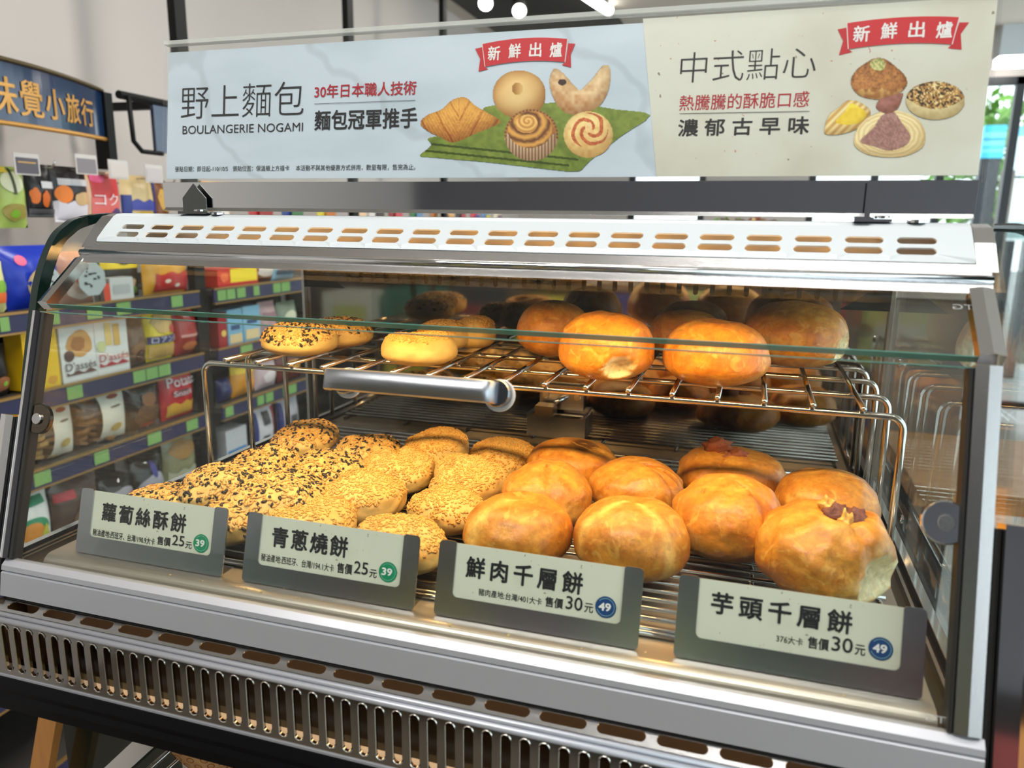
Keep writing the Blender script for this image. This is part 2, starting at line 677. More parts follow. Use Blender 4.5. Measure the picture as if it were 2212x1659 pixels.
MB().box(p[0] - 0.1, p[0] + 0.1, 5.21, 5.37, p[2] + 0.05, CEIL_Z).build('housing', WHITE_EN, t)

# outdoors seen through the shop window
g = MB().box(-14, 20, YB + 0.3, 30, -1.25, -1.2).build('pavement', P('asphalt', srgb(150, 150, 148), 0.8))
g['kind'] = 'structure'


def board(name, label, cat, px0, px1, py0, py1, y, col, bands):
    p0, p1 = on_y(px0, py1, y), on_y(px1, py0, y)
    t = thing(name, label, cat, (p0[0], y, -1.2))
    z0, z1 = p0[2], p1[2]
    MB().box(p0[0], p1[0], y, y + 0.15, z0, z1).build('panel', P(name + '_a%d' % px0, col, 0.5), t)
    for k, (f0, f1, c) in enumerate(bands):
        MB().box(p0[0], p1[0], y - 0.01, y - 0.001, z0 + f0 * (z1 - z0), z0 + f1 * (z1 - z0)).build(
            'band', P(name + '_b%d_%d' % (px0, k), c, 0.5), t)
    for x in (p0[0] + 0.05, p1[0] - 0.05):
        MB().box(x - 0.04, x + 0.04, y + 0.02, y + 0.12, -1.2, z0).build('post', MULL, t)


CY = srgb(60, 190, 225)
board('street_sign', 'cyan and white street sign board seen beyond the shop window', 'sign', 2118, 2176, 270, 342, 8.5, srgb(120, 215, 235),
      ((0.0, 0.18, CY), (0.3, 0.38, CY), (0.55, 0.62, srgb(40, 160, 200)), (0.82, 1.0, CY)))
board('light_box', 'tall white lit board with grey figures beyond the shop window', 'sign', 2172, 2260, 385, 520, 8.2, srgb(235, 245, 245),
      ((0.05, 0.3, srgb(150, 175, 175)),))
board('light_box', 'white and pale cyan board high beyond the shop window', 'sign', 2186, 2300, 270, 380, 9.2, srgb(230, 245, 248),
      ((0.8, 1.0, srgb(120, 205, 230)),))
pb = on_y(2168, 440, 7.0)
tag(MB().tube([(pb[0], 7, -1.2), (pb[0], 7, 0.75)], 0.055, 12).build('street_post', P('brown_post', srgb(98, 88, 76), 0.7), None, True),
    'brown post standing outside the shop window', 'post')


def leaf_cloud(name, mat, parent, c, rad, n, size, seed):
    r = np.random.default_rng(seed)
    vs, fs = [], []
    for i in range(n):
        d = r.normal(size=3)
        d /= np.linalg.norm(d)
        p = np.array(c) + d * np.array(rad) * r.uniform(0.3, 1) ** 0.5
        a = r.normal(size=3)
        a /= np.linalg.norm(a)
        b = np.cross(a, r.normal(size=3))
        b /= np.linalg.norm(b)
        s = size * r.uniform(0.6, 1.2)
        k = len(vs)
        m = np.cross(a, b) * s * 0.12
        vs += [p - a * s, p + b * s * 0.45 + m, p + a * s, p - b * s * 0.45 + m]
        fs += [(k, k + 1, k + 2), (k, k + 2, k + 3)]
    return mesh_obj(name, vs, fs, mat, parent)


pt = on_y(2128, 410, 11)
t = thing('street_tree', 'green leafy tree beyond the cyan street sign', 'tree', (pt[0], 11, -1.2))
MB().tube([(pt[0], 11, -1.2), (pt[0] + 0.1, 11, pt[2])], [0.14, 0.08], 8).build('trunk', P('bark', srgb(80, 66, 52), 0.9), t, True)
o = leaf_cloud('foliage', P('leaf_green', srgb(110, 160, 60), 0.6), t, (pt[0], 11, pt[2] + 0.3), (0.8, 0.8, 0.9), 900, 0.12, 3)
tag(o, kind='stuff')

# ================================================================== warming display case
LEN = 0.75
case = thing('display_case', 'heated countertop pastry case with white vented hood and tilted glass front', 'display case', (0.375, 0.0, -0.125))

# --- front rail
rail = [(0.004, -0.0015), (0.0, -0.0015), (-0.0045, -0.0055), (-0.0055, -0.0095), (-0.0038, -0.0105), (-0.0062, -0.0118),
        (-0.0095, -0.0315), (-0.006, -0.033), (0.004, -0.033)]
MB().prism(rail, 0.0, LEN, 0).build('front_rail', ALU, case)
MB().prism([(-0.004, -0.0335), (-0.008, -0.0335), (-0.008, -0.0345), (-0.004, -0.0345)], 0.002, LEN - 0.002).build('rail_seam', BLACKM, case)
# --- sloping strip with long slots
N1 = 19
sp = 0.0395
strip = MB()
A, B = np.array((-0.005, -0.0345)), np.array((-0.0172, -0.0405))


def map_strip(u, v, d):
    y, z = A + (B - A) * v
    return (u, y + d * 0.4, z - d)


cells, holes = [], []
for i in range(N1):
    c = 0.0271 + sp * i
    u0 = 0.001 if i == 0 else c - sp / 2
    u1 = LEN - 0.001 if i == N1 - 1 else c + sp / 2
    cells.append((u0, u1, 0, 1))
    holes.append((c, 0, 0, 0))


def map_strip2(u, v, d):      # v in metres along the slope
    L = float(np.linalg.norm(B - A))
    return map_strip(u, v / L, d)


L = float(np.linalg.norm(B - A))
slotted(strip, [(a, b, 0, L) for a, b, _, _ in cells], [(c, L * 0.50, 0.0163, 0.0040) for c, _, _, _ in holes], map_strip2, 0.0012)
strip.build('slotted_ledge', STEEL, case)
rd = MB()
rd.tube([(0.001, -0.0188, -0.0424), (LEN - 0.001, -0.0188, -0.0424)], 0.0022, 10)
rd.build('ledge_bead', ALU, case, True)
rd = MB()
rd.tube([(0.001, -0.0222, -0.0455), (LEN - 0.001, -0.0222, -0.0455)], 0.0026, 10)
rd.build('ledge_bead', ALU, case, True)
# --- vertical grille with many slots
gr = MB()
GP = 0.0135
NG = 54
cells, holes = [], []
for i in range(NG):
    c = 0.0195 + GP * i
    cells.append((0.001 if i == 0 else c - GP / 2, LEN - 0.001 if i == NG - 1 else c + GP / 2, -0.0955, -0.0465))
    holes.append((c, -0.0695, 0.0036, 0.0215))
slotted(gr, cells, holes, lambda u, v, d: (u, -0.0242 + d, v), 0.0025, 20)
gr.build('front_grille', P('dark_mirror_steel', (0.36, 0.35, 0.33), 0.08, 1.0), case)
rim = MB()
for (c, vc, hu, hv) in holes:
    pts = []
    for k in range(21):
        th = 2 * math.pi * k / 20
        dx, dy = math.cos(th), math.sin(th)
        pts.append((c + hu * dx, -0.0246, vc + (hv - hu) * (1 if dy >= 0 else -1) + hu * dy))
    rim.tube(pts, 0.0005, 4, caps=False)
rim.build('grille_rims', P('rim_steel', (0.6, 0.58, 0.54), 0.2, 1.0), case)['kind'] = 'stuff'
MB().box(0.001, LEN - 0.001, -0.0252, -0.010, -0.0975, -0.0955).build('lower_trim', ALU, case)
bb = [(-0.026, -0.0977), (-0.031, -0.104), (-0.031, -0.108), (-0.034, -0.112), (-0.034, -0.121), (-0.028, -0.125), (0.0, -0.125), (0.0, -0.0977)]
MB().prism(bb, -0.02, LEN + 0.02).build('base_band', BLACKG, case)
# inside of the base: floor, back wall, lamp
MB().box(0.0, LEN, -0.0, 0.49, -0.125, -0.118).build('base_floor', BLACKM, case)
MB().box(0.0, LEN, 0.06, 0.064, -0.118, -0.066).build('base_baffle', P('dark_inner', srgb(52, 38, 28), 0.3, 0.6), case)
MB().box(0.0, LEN, 0.012, 0.064, -0.0625, -0.0605).build('base_baffle', P('lit_look_inner', srgb(176, 134, 98), 0.5, 0.2), case)  # paler tone puts the lit look of the base interior into the colour
MB().box(0.0, LEN, 0.012, 0.0145, -0.060, -0.034).build('base_baffle', MATS['lit_look_inner'], case)
MB().tube([(0.05, 0.022, -0.075), (0.70, 0.022, -0.075)], 0.004, 10).build(
    'base_lamp', P('lamp_warm', (1, 0.7, 0.4), 0.4, emit=(1.0, 0.66, 0.3), estr=4), case, True)

for x0, x1 in ((0.0, 0.002), (LEN - 0.002, LEN)):
    MB().box(x0, x1, -0.012, 0.49, -0.118, -0.034).build('base_side', P('dark_brown_inner', srgb(70, 52, 38), 0.4, 0.4), case)

# --- deck with rolled front lip, side channels
lip = [(0.49, -0.004), (0.49, 0.0), (0.024, 0.0)] + [(0.022 - 0.010 * math.sin(math.radians(a)), -0.010 + 0.010 * math.cos(math.radians(a))) for a in range(0, 100, 10)] \
    + [(0.0115, -0.022), (0.014, -0.022), (0.014, -0.011), (0.022, -0.004)]
MB().prism(lip, 0.027, 0.7285).build('deck', ALU2, case)
MB().box(0.0, 0.0268, 0.004, 0.49, -0.024, -0.012).build('side_gutter', P('dark_steel', (0.16, 0.14, 0.12), 0.3, 1.0), case)
MB().box(0.7287, LEN, 0.004, 0.49, -0.024, -0.012).build('side_gutter', MATS['dark_steel'], case)
for x0, x1 in ((-0.003, 0.004), (0.746, 0.753)):
    MB().box(x0, x1, 0.006, 0.49, -0.012, 0.003).build('side_channel', CHROME, case)
for x0, x1 in ((0.006, 0.0085), (0.7405, 0.743)):
    MB().box(x0, x1, 0.01, 0.49, -0.012, -0.004).build('side_channel', STEEL, case)
tg = MB().box(0.732, 0.7385, 0.009, 0.017, -0.014, 0.006).build('glass_stop', CHROME, case)

# --- front glass (leaning back) and its frame posts
KG = 0.29                                             # front glass lean: y = KG * z
GN = np.array((0.0, -1.0, KG)) / math.hypot(1, KG)    # its outward normal


def fg(x, z, h=0.0):
    return np.array((x, KG * z, z)) + GN * h


gv = [fg(0.006, 0.0), fg(0.742, 0.0), fg(0.742, 0.207), fg(0.006, 0.207)]
gv2 = [p - GN * 0.005 for p in gv]
mesh_obj('front_glass', gv + gv2, [(0, 1, 2, 3), (7, 6, 5, 4), (0, 4, 5, 1), (1, 5, 6, 2), (2, 6, 7, 3), (3, 7, 4, 0)], GLASS, case)
MB().add([fg(0.004, 0.2072, 0.0), fg(0.735, 0.2072, 0.0), fg(0.735, 0.2072, -0.005), fg(0.004, 0.2072, -0.005),
          fg(0.004, 0.2078, 0.0), fg(0.735, 0.2078, 0.0), fg(0.735, 0.2078, -0.005), fg(0.004, 0.2078, -0.005)],
         [(0, 1, 5, 4), (1, 2, 6, 5), (2, 3, 7, 6), (3, 0, 4, 7), (4, 5, 6, 7)]).build('front_glass_edge', GEDGE, case)


def post(name, mat, pts0, pts1, parent):
    n = len(pts0)
    vs = list(pts0) + list(pts1)
    fs = [(i, (i + 1) % n, n + (i + 1) % n, n + i) for i in range(n)] + [tuple(range(n))[::-1], tuple(range(n, 2 * n))]
    return mesh_obj(name, vs, fs, mat, parent)


def frame_post(x0, x1, z0, z1, h0, h1, name, mat):
    sec = [(x0, h0), (x1, h0), (x1, h1), ((x0 + x1) / 2, h1 + 0.0012), (x0, h1)]
    return post(name, mat, [fg(x, z0, h) for x, h in sec], [fg(x, z1, h) for x, h in sec], case)


frame_post(-0.003, 0.0055, 0.0, 0.2075, -0.008, 0.003, 'front_post', CHROME)
frame_post(0.0056, 0.0085, 0.0, 0.2065, -0.009, 0.0015, 'post_gasket', BLACKM)
frame_post(0.733, 0.7475, 0.0, 0.209, -0.010, 0.003, 'front_post', STEEL)
frame_post(0.730, 0.7329, 0.0, 0.207, -0.010, 0.0015, 'post_gasket', BLACKM)
# lower metal sleeves of the end panels, outside the posts
frame_post(-0.022, -0.008, -0.03, 0.118, -0.012, 0.004, 'end_sleeve', CHROME)
frame_post(-0.0075, -0.0035, -0.03, 0.116, -0.012, 0.001, 'sleeve_gasket', BLACKM)
frame_post(0.7535, 0.778, -0.12, 0.1195, -0.012, 0.004, 'end_sleeve', CHROME)
frame_post(0.7485, 0.753, -0.10, 0.116, -0.012, -0.002, 'sleeve_gasket', BLACKM)

# --- upper glass, with green polished lower edge
U0, U1 = np.array((0.0664, 0.2135)), np.array((0.1085, 0.2484))
ud = (U1 - U0) / np.linalg.norm(U1 - U0)
un = np.array((-ud[1], ud[0]))                        # outward (towards the shopper, up)


def ug(x, s, h=0.0):
    p = U0 + ud * s + un * h
    return np.array((x, p[0], p[1]))


UL = float(np.linalg.norm(U1 - U0))
q = [ug(0.002, 0.0006), ug(0.748, 0.0006), ug(0.748, UL), ug(0.002, UL)]
q2 = [ug(0.002, 0.0006, -0.005), ug(0.748, 0.0006, -0.005), ug(0.748, UL, -0.005), ug(0.002, UL, -0.005)]
mesh_obj('upper_glass', q + q2, [(0, 1, 2, 3), (7, 6, 5, 4), (1, 5, 6, 2), (2, 6, 7, 3), (3, 7, 4, 0)], GLASS, case)
e = [ug(0.002, -0.0003, 0.0), ug(0.748, -0.0003, 0.0), ug(0.748, -0.0003, -0.005), ug(0.002, -0.0003, -0.005),
     ug(0.002, 0.0005, 0.0), ug(0.748, 0.0005, 0.0), ug(0.748, 0.0005, -0.005), ug(0.002, 0.0005, -0.005)]
mesh_obj('upper_glass_edge', e, [(0, 3, 2, 1), (0, 1, 5, 4), (1, 2, 6, 5), (2, 3, 7, 6), (3, 0, 4, 7), (4, 5, 6, 7)], GEDGE, case)
for x0, x1, xs in ((-0.004, 0.006, 1), (0.736, 0.7505, -1)):
    sec = [(x0, -0.006), (x1, -0.006), (x1, 0.003), ((x0 + x1) / 2, 0.0045), (x0, 0.003)]
    post('upper_bracket', CHROME, [ug(x, -0.001, h) for x, h in sec], [ug(x, UL + 0.002, h) for x, h in sec], case)

# --- side glass
SG = [(0.006, 0.0), (0.0664, 0.2085), (0.112, 0.25), (0.15, 0.288), (0.49, 0.288), (0.49, 0.0)]
MB().prism(SG, -0.0065, -0.0035).build('side_glass', GLASS, case)
MB().prism(SG, 0.7555, 0.7585).build('side_glass', GLASS, case)

# --- end panels: clear glass with a dark printed border
EP = [(0.0585, 0.100), (0.0605, 0.135), (0.0746, 0.1924), (0.0838, 0.2256), (0.0949, 0.2503), (0.1086, 0.2712), (0.122, 0.2815), (0.138, 0.2885), (0.1758, 0.2935),
      (0.24, 0.2935)]
EPi = [(y + dy, z - dz) for (y, z), (dy, dz) in zip(EP, [(0.011, 0), (0.011, 0), (0.011, 0.002), (0.011, 0.004), (0.0095, 0.006), (0.0075, 0.008), (0.006, 0.009),
                                                        (0.004, 0.009), (0.002, 0.007), (0, 0.006)])]


def spline(pts, k=6):
    out = []
    n = len(pts)
    for i in range(n - 1):
        p0, p1, p2, p3 = (np.array(pts[min(max(i + d, 0), n - 1)], float) for d in (-1, 0, 1, 2))
        for j in range(k):
            t = j / k
            out.append(tuple(0.5 * ((2 * p1) + (-p0 + p2) * t + (2 * p0 - 5 * p1 + 4 * p2 - p3) * t * t + (-p0 + 3 * p1 - 3 * p2 + p3) * t ** 3)))
    return out + [tuple(pts[-1])]


EP, EPi = spline(EP), spline(EPi)
for x0, x1, sh in ((-0.032, -0.024, 0.0), (0.779, 0.787, 0.018)):
    pin = EPi
    loop = EP + pin[::-1]
    MB().prism(loop, x0, x1).build('end_panel_border', GREENEDGE, case)
    MB().prism(pin + [(0.24, 0.05), (0.07, 0.05)], x0 + 0.002, x1 - 0.003).build('end_panel_glass', GLASS, case)

# --- hinge clamps on the glass (round, with a screw)
for x, nx, z in ((0.0095, 1, 0.116), (0.729, -1, 0.1155)):
    c = np.array((x + nx * 0.006, KG * z + 0.004, z))
    MB().disc(c, GN, 0.0135, 0.004, 24).build('hinge_disc', CHROME if nx < 0 else P('dark_chrome', (0.12, 0.1, 0.08), 0.1, 1.0), case, False)
    MB().disc(c + GN * 0.004, GN, 0.005, 0.0018, 14).build('hinge_screw', STEEL, case)

# --- white vented hood cover
HP = [(0.1215, 0.2672), (0.1222, 0.2700), (0.1330, 0.2805), (0.1405, 0.2870), (0.1450, 0.2910), (0.150, 0.2930), (0.158, 0.2935)]
hl = [0.0]
for a, b in zip(HP[:-1], HP[1:]):
    hl.append(hl[-1] + math.dist(a, b))


def hood(u, v, d):
    v = min(max(v, 0), hl[-1])
    k = max(i for i in range(len(hl) - 1) if hl[i] <= v + 1e-12)
    f = (v - hl[k]) / (hl[k + 1] - hl[k])
    y = HP[k][0] + f * (HP[k + 1][0] - HP[k][0])
    z = HP[k][1] + f * (HP[k + 1][1] - HP[k][1])
    return (u, y + d * 0.7, z - d * 0.7)


hm = MB()
NC = 20
HSP = (0.7065 - 0.0425) / NC
X0, X1 = 0.010, 0.741
rows = (0.0, 0.0095, 0.0175)
for r, (v0, v1, vc) in enumerate(((0.0, 0.0138, 0.0090), (0.0138, 0.0250, 0.0190))):
    cells, holes = [], []
    for i in range(NC + 1):
        c = 0.0425 + HSP * i - (0.0008 if r == 0 else 0)
        cells.append((X0 if i == 0 else c - HSP / 2, X1 if i == NC else c + HSP / 2, v0, v1))
        holes.append((c, vc, 0.0124, 0.0033))
    slotted(hm, cells, holes, hood, 0.0015, 24)
nv = 8
vs = [hood(x, 0.025 + (hl[-1] - 0.025) * j / nv, 0) for j in range(nv + 1) for x in (X0, X1)]
hm.add(vs, [(2 * j, 2 * j + 1, 2 * j + 3, 2 * j + 2) for j in range(nv)])
for xa in (X0, X1):
    k = [hood(xa, hl[-1] * j / 12, 0) for j in range(13)] + [hood(xa, hl[-1] * j / 12, 0.003) for j in range(13)]
    hm.add(k, [(j, j + 1, 14 + j, 13 + j) for j in range(12)])
hm.build('vented_hood_cover', WHITE_EN, case)
# chrome end caps beside the cover
for x0, x1 in ((-0.004, X0 - 0.0005), (X1 + 0.0005, 0.754)):
    MB().prism([(0.117, 0.262), (0.1215, 0.2672), (0.1330, 0.2805), (0.1450, 0.2905), (0.158, 0.2930), (0.158, 0.284), (0.124, 0.262)], x0, x1).build('hood_end_cap', STEEL, case)
# brushed strip, round bar, second brushed strip
MB().prism([(0.1208, 0.2666), (0.1155, 0.2600), (0.1168, 0.2592), (0.1225, 0.2660)], 0.0, LEN).build('hood_strip', STEEL, case)
MB().tube([(0.0, 0.1120, 0.2572), (LEN, 0.1120, 0.2572)], 0.0029, 14).build('hood_bar', CHROME, case, True)
MB().prism([(0.1108, 0.2548), (0.1070, 0.2500), (0.1060, 0.2487), (0.1072, 0.2484), (0.1084, 0.2496), (0.1118, 0.2540)], 0.0, LEN).build('hood_lower_strip', STEEL, case)
# roof and lamp reflector
MB().box(0.0, LEN, 0.158, 0.495, 0.2895, 0.2925).build('roof', STEEL, case)
MB().prism([(0.170, 0.289), (0.1715, 0.289), (0.1715, 0.2450), (0.170, 0.2450)], 0.0, LEN).build('reflector', REFLECT, case)
MB().box(0.0, LEN, 0.1716, 0.1735, 0.2448, 0.289).build('added_dark_backing', BLACKM, case)  # black sheet added to darken the reflector's image in the back panel
MB().prism([(0.150, 0.2690), (0.172, 0.2690), (0.172, 0.2700), (0.150, 0.2700)], 0.03, LEN - 0.03).build('reflector_shelf', REFLECT, case)
MB().tube([(0.06, 0.141, 0.2620), (0.69, 0.141, 0.2620)], 0.0035, 10).build('heat_lamp', P('heat_lamp_glow', (1, 0.7, 0.4), 0.4, emit=(1.0, 0.55, 0.2), estr=6), case, True)

# --- back panel of polished steel with a row of slots
bk = MB()
SPB = 0.0196
NB = 33
cells, holes = [], []
for i in range(NB):
    c = 0.0665 + SPB * i
    cells.append((-0.003 if i == 0 else c - SPB / 2, 0.755 if i == NB - 1 else c + SPB / 2, 0.196, 0.236))
    holes.append((c, 0.2165, 0.0030, 0.0105))
slotted(bk, cells, holes, lambda u, v, d: (u, 0.49 + d, v), 0.002, 16)
bk.add([(-0.003, 0.49, 0.0), (0.755, 0.49, 0.0), (0.755, 0.49, 0.196), (-0.003, 0.49, 0.196)], [(0, 1, 2, 3)])
bk.add([(-0.003, 0.49, 0.236), (0.755, 0.49, 0.236), (0.755, 0.49, 0.2895), (-0.003, 0.49, 0.2895)], [(0, 1, 2, 3)])
bk.build('back_panel', MIRROR, case)
MB().box(-0.003, 0.755, 0.495, 0.51, -0.118, 0.2895).build('back_cover', BLACKM, case)
# corner profiles between back panel and side glass
for x0, x1 in ((-0.003, 0.001), (0.751, 0.755)):
    MB().box(x0, x1, 0.482, 0.4895, 0.0, 0.288).build('corner_profile', STEEL, case)
# screws on the side glass rails
for x, y, z in ((0.7535, 0.40, 0.152), (0.7535, 0.30, 0.02)):
    MB().disc((x, y, z), (-1, 0, 0), 0.0042, 0.0025, 12).build('glass_screw', CHROME, case)

# --- rack bracket on the back panel
MB().box(0.335, 0.412, 0.466, 0.4895, 0.018, 0.046).build('bracket_plate', STEEL, case)
MB().box(0.337, 0.410, 0.462, 0.4895, 0.046, 0.049).build('bracket_lip', CHROME, case)
MB().box(0.350, 0.374, 0.448, 0.470, 0.049, 0.062).build('latch_block', P('latch_gold', (0.45, 0.36, 0.24), 0.3, 1.0), case)
MB().box(0.348, 0.406, 0.480, 0.4895, 0.052, 0.084).build('latch_plate', STEEL, case)
MB().tube([(0.372, 0.466, 0.064), (0.385, 0.484, 0.070)], 0.0035, 10).build('latch_pin', CHROME, case, True)
for x in (0.356, 0.398):
    MB().disc((x, 0.480, 0.070), (0, -1, 0), 0.0048, 0.003, 14).build('latch_screw', CHROME, case)

# --- door handle on the front glass
hp = []
for x, h in spline(((0.3025, 0.006), (0.3032, 0.016), (0.307, 0.021), (0.325, 0.0235), (0.365, 0.0245), (0.405, 0.0235), (0.428, 0.021), (0.434, 0.016), (0.436, 0.006)), 4):
    hp.append((x, h))
ZH = 0.1695
vs, fs = [], []
for x, h in hp:
    for hh, zz in ((h, 0.0078), (h + 0.0025, 0.0068), (h + 0.0025, -0.0068), (h, -0.0078)):
        vs.append(fg(x, ZH + zz, hh))
for i in range(len(hp) - 1):
    for k in range(4):
        fs.append((i * 4 + k, i * 4 + (k + 1) % 4, (i + 1) * 4 + (k + 1) % 4, (i + 1) * 4 + k))
fs += [(0, 1, 2, 3)[::-1], tuple(range(len(vs) - 4, len(vs)))]
hd = mesh_obj('door_handle', vs, fs, P('handle_steel', (0.40, 0.42, 0.46), 0.32, 1.0, bump=0.1, bump_scale=60, stretch=(2, 80, 80)), case)
for _p in hd.data.polygons:
    _p.use_smooth = len(_p.vertices) == 4 and abs(_p.normal.z) < 0.75
for x in (0.3135, 0.4345):
    MB().disc(fg(x, ZH - 0.001, 0.0002), GN, 0.0118, 0.0015, 24).build('handle_washer', P('white_plastic', srgb(215, 208, 200), 0.5), hd)
    MB().disc(fg(x, ZH, 0.0017), GN, 0.0098, 0.008, 24).build('handle_foot', P('dark_foot', (0.25, 0.27, 0.3), 0.2, 1.0), hd)

# etched marks on the glass, read from inside
GP1 = Plane(fg(0.0, 0.0, 0.0004), (1, 0, 0), (0, KG, 1))
GP1.text('glass_mark', 'TG', (0.7185, 0.7290, 0.0038, 0.0078), P('etch', srgb(190, 195, 196), 0.6, alpha=0.7), case, flip=True)
GP2 = Plane(ug(0.0, 0.0, 0.0004), (1, 0, 0), (0, ud[0], ud[1]))
GP2.text('glass_mark', 'TG', (0.7255, 0.7375, UL - 0.0155, UL - 0.0110), MATS['etch'], case, flip=True)

# ================================================================== wire racks
rack = thing('wire_rack', 'raised chrome wire rack standing on the deck inside the case', 'rack', (0.377, 0.36, 0.0))
ZB, ZR = 0.1312, 0.1372


def bar_path(y):
    x0, x1, r = 0.0205, 0.7335, 0.012
    pts = [(x0, y, 0.0052)]
    pts += [(x0 + r - r * math.cos(math.radians(a)), y, ZB - r + r * math.sin(math.radians(a))) for a in range(0, 91, 15)]
    pts += [(x1 - r + r * math.sin(math.radians(a)), y, ZB - r + r * math.cos(math.radians(a))) for a in range(0, 91, 15)]
    pts += [(x1, y, 0.0052)]
    return pts


for y in (0.2425, 0.3205, 0.398, 0.468):
    MB().tube(bar_path(y), 0.0031, 10).build('frame_wire', WIRE, rack, True)
for x in (0.0205, 0.7335):
    MB().tube([(x, 0.238, 0.0029), (x, 0.474, 0.0029)], 0.0027, 8).build('foot_runner', WIRE, rack, True)
rod0 = MB().tube([(0.0525, 0.2375, ZR), (0.0525, 0.4755, ZR)], 0.0026, 8).build('rod', WIRE, rack, True)
for i in range(1, 17):
    r = bpy.data.objects.new('rod', rod0.data)
    COL.objects.link(r)
    r.parent = rack
    r.location = (0.0405 * i, 0, 0)

grate = thing('cooling_grate', 'flat chrome wire grate lying on the deck under the lower pastries', 'grate', (0.377, 0.25, 0.0))
w0 = MB().tube([(0.036, 0.050, 0.0052), (0.719, 0.050, 0.0052)], 0.0020, 8).build('wire', WIRE, grate, True)
for i in range(1, 28):
    r = bpy.data.objects.new('wire', w0.data)
    COL.objects.link(r)
    r.parent = grate
    r.location = (0, 0.0150 * i, 0)
c0 = MB().tube([(0.040, 0.048, 0.0020), (0.040, 0.468, 0.0020)], 0.0018, 6).build('cross_wire', WIRE, grate, True)
for i in range(1, 8):
    r = bpy.data.objects.new('cross_wire', c0.data)
    COL.objects.link(r)
    r.parent = grate
    r.location = (0.0965 * i, 0, 0)
MB().tube([(0.036, 0.0485, 0.0026), (0.719, 0.0485, 0.0026)], 0.0024, 8).build('front_edge_wire', WIRE, grate, True)

# ================================================================== pastries
GRATE_TOP, RACK_TOP = 0.0068, ZR + 0.0026
CRUST = crust_mat('pastry_crust')
DOUGH = vcol_mat('seeded_dough', 0.6, detail=0.16, dscale=70, bump=0.3, bscale=160)
SEEDW = P('pale_sesame', srgb(224, 176, 100), 0.45, noise_amt=0.6, noise_scale=60, noise_col=srgb(196, 128, 58))
SEEDP = P('toasted_sesame', srgb(228, 178, 92), 0.45, noise_amt=0.8, noise_scale=45, noise_col=srgb(190, 112, 44))
SEEDB = P('black_sesame', (0.018, 0.014, 0.012), 0.4)
FILLM = vcol_mat('taro_filling', 0.6, detail=0.25, dscale=140, bump=0.8, bscale=220)
C_GOLD = np.array(srgb(222, 150, 46))
C_BROWN = np.array(srgb(176, 92, 26))
C_DARK = np.array(srgb(74, 36, 14))
C_PALE = np.array(srgb(238, 194, 104))
C_CREAM = np.array(srgb(230, 194, 116))


def fit_bun(u, v, wpx, hpx, base, ell=True, hmin=0.022, hmax=0.075):
    H = 0.045
    for _ in range(8):
        p = on_z(u, v, base + H * 0.5)
        d = depth_of(p)
        Wd = wpx * d / F_PX
        Hm = hpx * d / F_PX
        vec = p - CAM
        el = math.atan2(-vec[2], math.hypot(vec[0], vec[1]))
        if ell:
            b2 = (Hm / 2) ** 2 - (Wd * 0.48 * math.sin(el)) ** 2
            H2 = 2 * math.sqrt(max(b2, 1e-6)) / math.cos(el)
        else:
            H2 = (Hm - Wd * 0.9 * math.sin(el)) / math.cos(el)
        H = 0.5 * H + 0.5 * min(max(H2, hmin), hmax)
    return p, Wd, H


NT, NP = 64, 34


